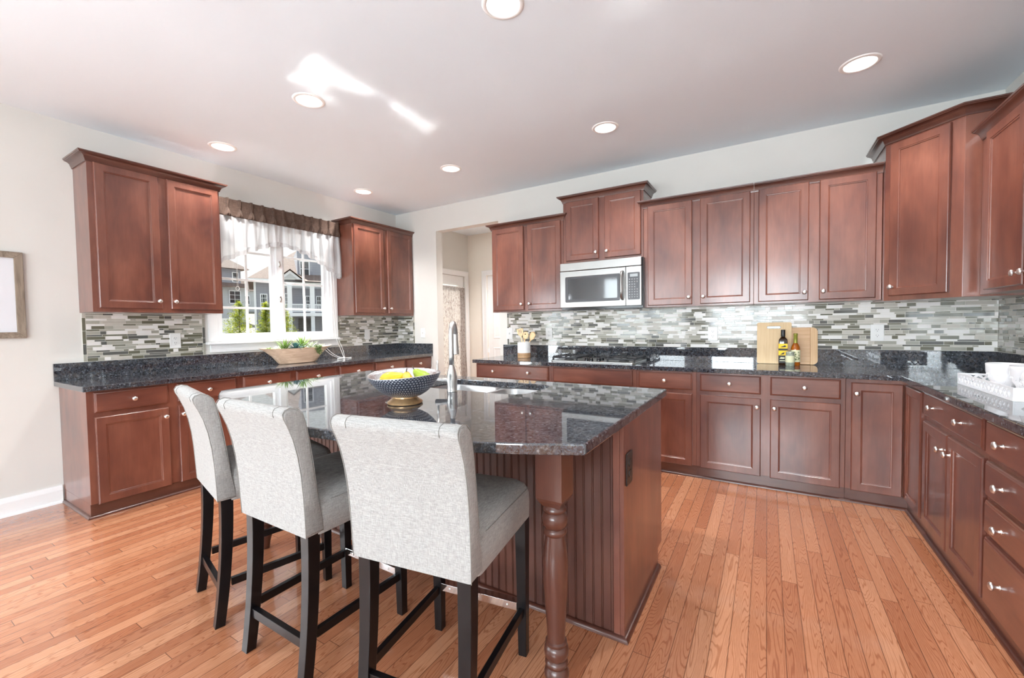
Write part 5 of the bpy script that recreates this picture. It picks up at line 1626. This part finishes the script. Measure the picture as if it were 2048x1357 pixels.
obj('glass', MB().box((0.012, -FW + 0.04, 0.04), (0.0135, FW - 0.04, FH - 0.04)), M['picglass'], t)

# ------------------------------------------------------------------ outdoors, seen through the window
TER = [(-0.15, -0.6), (-6, -0.4), (-14, 0.0), (-26, 0.5), (-33, 0.7), (-44, 1.4), (-60, 3.2), (-74, 5.0), (-110, 6.0)]
gm = MB()
gm.add([(x, y, z) for x, z in TER for y in (-40, 70)], [(2 * i, 2 * i + 1, 2 * i + 3, 2 * i + 2) for i in range(len(TER) - 1)])
struct('ground_outside', gm, M['grass'])
struct('ground_rear', MB().box((-20, YB - 40, -0.8), (26, YB - 0.3, -0.6)), M['grass'])

def framed_window(par, x, y0_, y1_, z0_, z1_, cols=2, rws=4):
    f = obj('window', MB().prism([rect(y0_, z0_, y1_, z1_), rect(y0_ + 0.08, z0_ + 0.08, y1_ - 0.08, z1_ - 0.08)], x, x + 0.10, YZ), M['exttrim'], par)
    obj('pane', MB().box((x + 0.01, y0_ + 0.07, z0_ + 0.07), (x + 0.03, y1_ - 0.07, z1_ - 0.07)), M['darkglass'], f)
    mb_ = MB()
    for i in range(1, cols):
        yy = y0_ + (y1_ - y0_) * i / cols
        mb_.box((x + 0.03, yy - 0.018, z0_ + 0.08), (x + 0.06, yy + 0.018, z1_ - 0.08))
    for i in range(1, rws):
        zz_ = z0_ + (z1_ - z0_) * i / rws
        mb_.box((x + 0.03, y0_ + 0.08, zz_ - 0.018), (x + 0.06, y1_ - 0.08, zz_ + 0.018))
    obj('muntins', mb_, M['exttrim'], f)
ho = thing('house', 'blue grey sided house with gabled porch seen through the window', 'house', (-32, 14.67, 0.6), R(-27.5))
hx_ = lambda x: x + 32
hy_ = lambda y: (y - 14.67) * 0.885
hz_ = lambda z: z - 0.6
obj('wall', MB().box((hx_(-43), hy_(14.67), hz_(0.3)), (hx_(-32), hy_(27), hz_(5.45))), M['siding'], ho)
obj('corner_board', MB().box((hx_(-32.1), hy_(14.62), hz_(0.3)), (hx_(-31.93), hy_(14.80), hz_(5.40))), M['exttrim'], ho)
rf = MB()
E0 = [(-31.4, 14.15), (-31.4, 27.5), (-43.6, 27.5), (-43.6, 14.15)]
ez = 5.42
rg0 = [(hx_(-37.2), hy_(18.9), hz_(8.9)), (hx_(-37.2), hy_(24.0), hz_(8.9))]
rf.add([(hx_(a_), hy_(b_), hz_(ez)) for a_, b_ in E0] + rg0, [(0, 1, 5, 4), (1, 2, 5), (2, 3, 4, 5), (3, 0, 4), (3, 2, 1, 0)])
obj('roof', rf, M['shingle'], ho)
obj('fascia', MB().sweep([(hx_(a_), hy_(b_)) for a_, b_ in (E0[3], E0[0], E0[1])], [(0, hz_(ez) - 0.02), (0.05, hz_(ez) - 0.02), (0.05, hz_(ez) - 0.24), (0, hz_(ez) - 0.24)][::-1]), M['exttrim'], ho)
obj('upper_wall', MB().box((hx_(-37), hy_(18.35), hz_(5.0)), (hx_(-32.0), hy_(24), hz_(8.0))), M['siding'], ho)
framed_window(ho, hx_(-32.0), hy_(18.55), hy_(19.45), hz_(5.75), hz_(7.15), 1, 2)
framed_window(ho, hx_(-32.0), hy_(15.12), hy_(15.72), hz_(2.70), hz_(4.20), 3, 4)
framed_window(ho, hx_(-32.0), hy_(17.15), hy_(17.65), hz_(2.85), hz_(4.28), 3, 4)
framed_window(ho, hx_(-32.0), hy_(18.98), hy_(19.42), hz_(2.70), hz_(4.10), 2, 3)
framed_window(ho, hx_(-32.0), hy_(19.95), hy_(20.45), hz_(2.80), hz_(4.10), 2, 3)
pr2 = MB()
pr2.prism([[(hy_(16.55), hz_(5.25)), (hy_(18.5), hz_(5.25)), (hy_(17.52), hz_(5.98))]], hx_(-31.9), hx_(-29.6), YZ)
pr2.box((hx_(-31.9), hy_(16.75), hz_(4.72)), (hx_(-29.8), hy_(21.3), hz_(5.05)))
obj('porch_beam', pr2, M['exttrim'], ho)
obj('gable_infill', MB().prism([[(hy_(16.95), hz_(5.30)), (hy_(18.1), hz_(5.30)), (hy_(17.52), hz_(5.74))]], hx_(-29.6), hx_(-29.55), YZ), M['siding2'], ho)
pr3 = MB()
pr3.add([(hx_(-29.4), hy_(16.3), hz_(5.20)), (hx_(-29.4), hy_(17.52), hz_(6.08)), (hx_(-32), hy_(17.52), hz_(6.08)), (hx_(-32), hy_(16.3), hz_(5.20)),
         (hx_(-29.4), hy_(18.74), hz_(5.20)), (hx_(-32), hy_(18.74), hz_(5.20))], [(0, 1, 2, 3), (1, 4, 5, 2)])
pr3.add([(hx_(-29.4), hy_(17.9), hz_(5.12)), (hx_(-29.4), hy_(21.5), hz_(5.12)), (hx_(-32), hy_(21.5), hz_(5.95)), (hx_(-32), hy_(17.9), hz_(5.95))], [(0, 1, 2, 3)])
obj('porch_roof', pr3, M['shingle'], ho)
for yy in (17.45, 19.35, 21.2):
    obj('porch_column', MB().box((hx_(-30.0), hy_(yy) - 0.17, hz_(2.5)), (hx_(-29.7), hy_(yy) + 0.17, hz_(4.72))), M['exttrim'], ho)
    obj('porch_column', MB().box((hx_(-30.0), hy_(yy) - 0.14, hz_(0.7)), (hx_(-29.7), hy_(yy) + 0.14, hz_(2.24))), M['exttrim'], ho)
obj('porch_deck', MB().box((hx_(-31.95), hy_(16.6), hz_(2.24)), (hx_(-29.6), hy_(21.4), hz_(2.52))), M['exttrim'], ho)
rm = MB()
rm.box((hx_(-29.82), hy_(16.7), hz_(3.18)), (hx_(-29.74), hy_(21.3), hz_(3.26)))
rm.box((hx_(-29.82), hy_(16.7), hz_(2.62)), (hx_(-29.74), hy_(21.3), hz_(2.68)))
for i in range(42):
    yy = 16.75 + i * 0.11
    rm.box((hx_(-29.80), hy_(yy) - 0.018, hz_(2.68)), (hx_(-29.76), hy_(yy) + 0.018, hz_(3.18)))
obj('railing', rm, M['exttrim'], ho)
obj('garage_shade_panel', MB().box((hx_(-31.99), hy_(18.3), hz_(0.7)), (hx_(-31.9), hy_(19.8), hz_(2.1))), M['shade'], ho)  # flat grey panel: shade of the garage interior put into its colour

h2 = thing('house', 'pale grey sided house at the far left of the window view', 'house', (-54, 14, 2.0))
qx, qy, qz = (lambda x: x + 54), (lambda y: y - 14), (lambda z: z - 2.0)
obj('wall', MB().box((qx(-62), qy(6), qz(1.4)), (qx(-50), qy(22.9), qz(6.5))), M['siding2'], h2)
obj('upper_wall', MB().box((qx(-62), qy(6), qz(6.5)), (qx(-50.4), qy(22.7), qz(8.5))), M['siding'], h2)
rf = MB()
E1 = [(-49.6, 5.4), (-49.6, 23.4), (-62.6, 23.4), (-62.6, 5.4)]
rf.add([(qx(a_), qy(b_), qz(8.45)) for a_, b_ in E1] + [(qx(-56), qy(11), qz(13.0)), (qx(-56), qy(18.0), qz(13.0))], [(0, 1, 5, 4), (1, 2, 5), (2, 3, 4, 5), (3, 0, 4), (3, 2, 1, 0)])
obj('roof', rf, M['shingle'], h2)
obj('roof_band', MB().add([(qx(-50), qy(6), qz(6.75)), (qx(-50), qy(23.0), qz(6.75)), (qx(-49.0), qy(23.1), qz(6.30)), (qx(-49.0), qy(6), qz(6.30)), (qx(-49.0), qy(23.1), qz(6.15)), (qx(-49.0), qy(6), qz(6.15))], [(0, 1, 2, 3), (3, 2, 4, 5)]), M['shingle'], h2)
framed_window(h2, qx(-50.0), qy(21.1), qy(22.4), qz(4.3), qz(5.85), 2, 3)
framed_window(h2, qx(-50.4), qy(21.7), qy(22.4), qz(6.9), qz(8.1), 1, 2)
framed_window(h2, qx(-50.0), qy(18.2), qy(19.5), qz(4.3), qz(5.85), 2, 3)

fe = thing('vinyl_fence', 'white vinyl privacy fence low at the left of the window view', 'fence', (-12, 0, 0))
fb = MB()
yy = -4.0
while yy < 3.3:
    fb.box((-0.02, yy, -0.1), (0.02, yy + 0.195, 1.58))
    yy += 0.20
fb.box((-0.035, -4, 1.58), (0.035, 3.35, 1.66))
obj('panel', fb, M['fence'], fe)
for yy in (-3.6, -1.8, 0.0, 1.8, 3.45):
    obj('post', MB().box((-0.06, yy - 0.06, -0.15), (0.06, yy + 0.06, 1.70)), M['fence'], fe)

def evergreen(x, y, zt, rad, seed, label, dens=2600):
    zb = -0.30
    t = thing('evergreen_tree', label, 'tree', (x, y, zb), 0, 'young evergreens outside the window')
    Ht = zt - zb
    obj('trunk', MB().tube([(0, 0, 0), (0.01, 0, Ht * 0.5), (0, 0, Ht * 0.97)], [0.035, 0.022, 0.006], 8), M['bark'], t, smooth=True)
    rnd_ = random.Random(seed)
    mb_ = MB()
    nb = 420
    for b_ in range(nb):
        u = (b_ + rnd_.random()) / nb
        h_ = Ht * (0.04 + 0.95 * u)
        L2 = rad * (1 - u) ** 0.8 * rnd_.uniform(0.65, 1.15) + 0.03
        a = rnd_.uniform(0, 2 * PI)
        el = rnd_.uniform(0.05, 0.55)
        d = Vector((math.cos(a) * math.cos(el), math.sin(a) * math.cos(el), math.sin(el)))
        nl = int(6 + 30 * L2 / rad)
        for i in range(nl):
            s_ = 0.15 + 0.85 * (i + rnd_.random()) / nl
            p = Vector((0, 0, h_)) + d * (L2 * s_) + Vector((rnd_.gauss(0, .02), rnd_.gauss(0, .02), rnd_.gauss(0, .02)))
            q = Vector((rnd_.uniform(-1, 1), rnd_.uniform(-1, 1), rnd_.uniform(-0.4, 1))).normalized()
            r_ = q.cross(Vector((rnd_.uniform(-1, 1), rnd_.uniform(-1, 1), rnd_.uniform(-1, 1)))).normalized()
            k_ = rnd_.uniform(0.020, 0.040)
            mb_.add([p - r_ * k_ * 0.45, p + q * k_ * 0.8, p + r_ * k_ * 0.45, p + q * k_ * 1.9], [(0, 1, 3), (1, 2, 3)])
    obj('foliage', mb_, M['pine'], t, fix=False)
evergreen(-9.0, 2.24, 2.10, 0.86, 1, 'leafy evergreen in the left sash, in front of the white fence')
evergreen(-9.0, 3.02, 2.10, 0.55, 2, 'slim evergreen hidden partly behind the middle window post')
evergreen(-9.2, 3.68, 2.12, 0.78, 3, 'leafy evergreen in the right sash, below the porch')

h3 = thing('house', 'small far off house in the gap between the two nearer houses', 'house', (-66, 30.0, 4.2))
obj('wall', MB().box((-4, -3.2, -0.5), (0, 3.2, 3.2)), M['siding2'], h3)
obj('roof', MB().add([(0.3, -3.5, 3.1), (0.3, 3.5, 3.1), (-4.3, 3.5, 3.1), (-4.3, -3.5, 3.1), (-2, -3.5, 5.0), (-2, 3.5, 5.0)], [(0, 1, 5, 4), (2, 3, 4, 5), (0, 4, 3), (1, 2, 5), (3, 2, 1, 0)]), M['shingle'], h3)
framed_window(h3, 0.0, -1.4, -0.4, 0.9, 2.3, 2, 2)
framed_window(h3, 0.0, 0.6, 1.6, 0.9, 2.3, 2, 2)

cz_ = 3.4 + 1.2 * 0.0
cr_ = thing('car', 'dark blue car parked in the gap between the houses', 'car', (-75, 36.4, 5.06))
obj('car_body', MB().prism([[(-2.1, 0.25), (2.1, 0.25), (2.15, 0.7), (1.9, 0.85), (1.1, 0.95), (0.6, 1.38), (-1.0, 1.40), (-1.6, 0.95), (-2.1, 0.85)]], -0.8, 0.8, YZ), M['carblue'], cr_, bevel=0.06)
obj('car_window', MB().prism([[(1.0, 0.93), (0.55, 1.30), (-0.95, 1.32), (-1.4, 0.95)]], 0.78, 0.82, YZ), M['darkglass'], cr_)
for yy in (-1.3, 1.3):
    for xx in (-0.72, 0.72):
        obj('wheel', MB().lathe([(0.18, -0.1), (0.32, -0.1), (0.33, 0.0), (0.32, 0.1), (0.18, 0.1)], (xx, yy, 0.31), 20, axis='x'), M['rubber'], cr_)
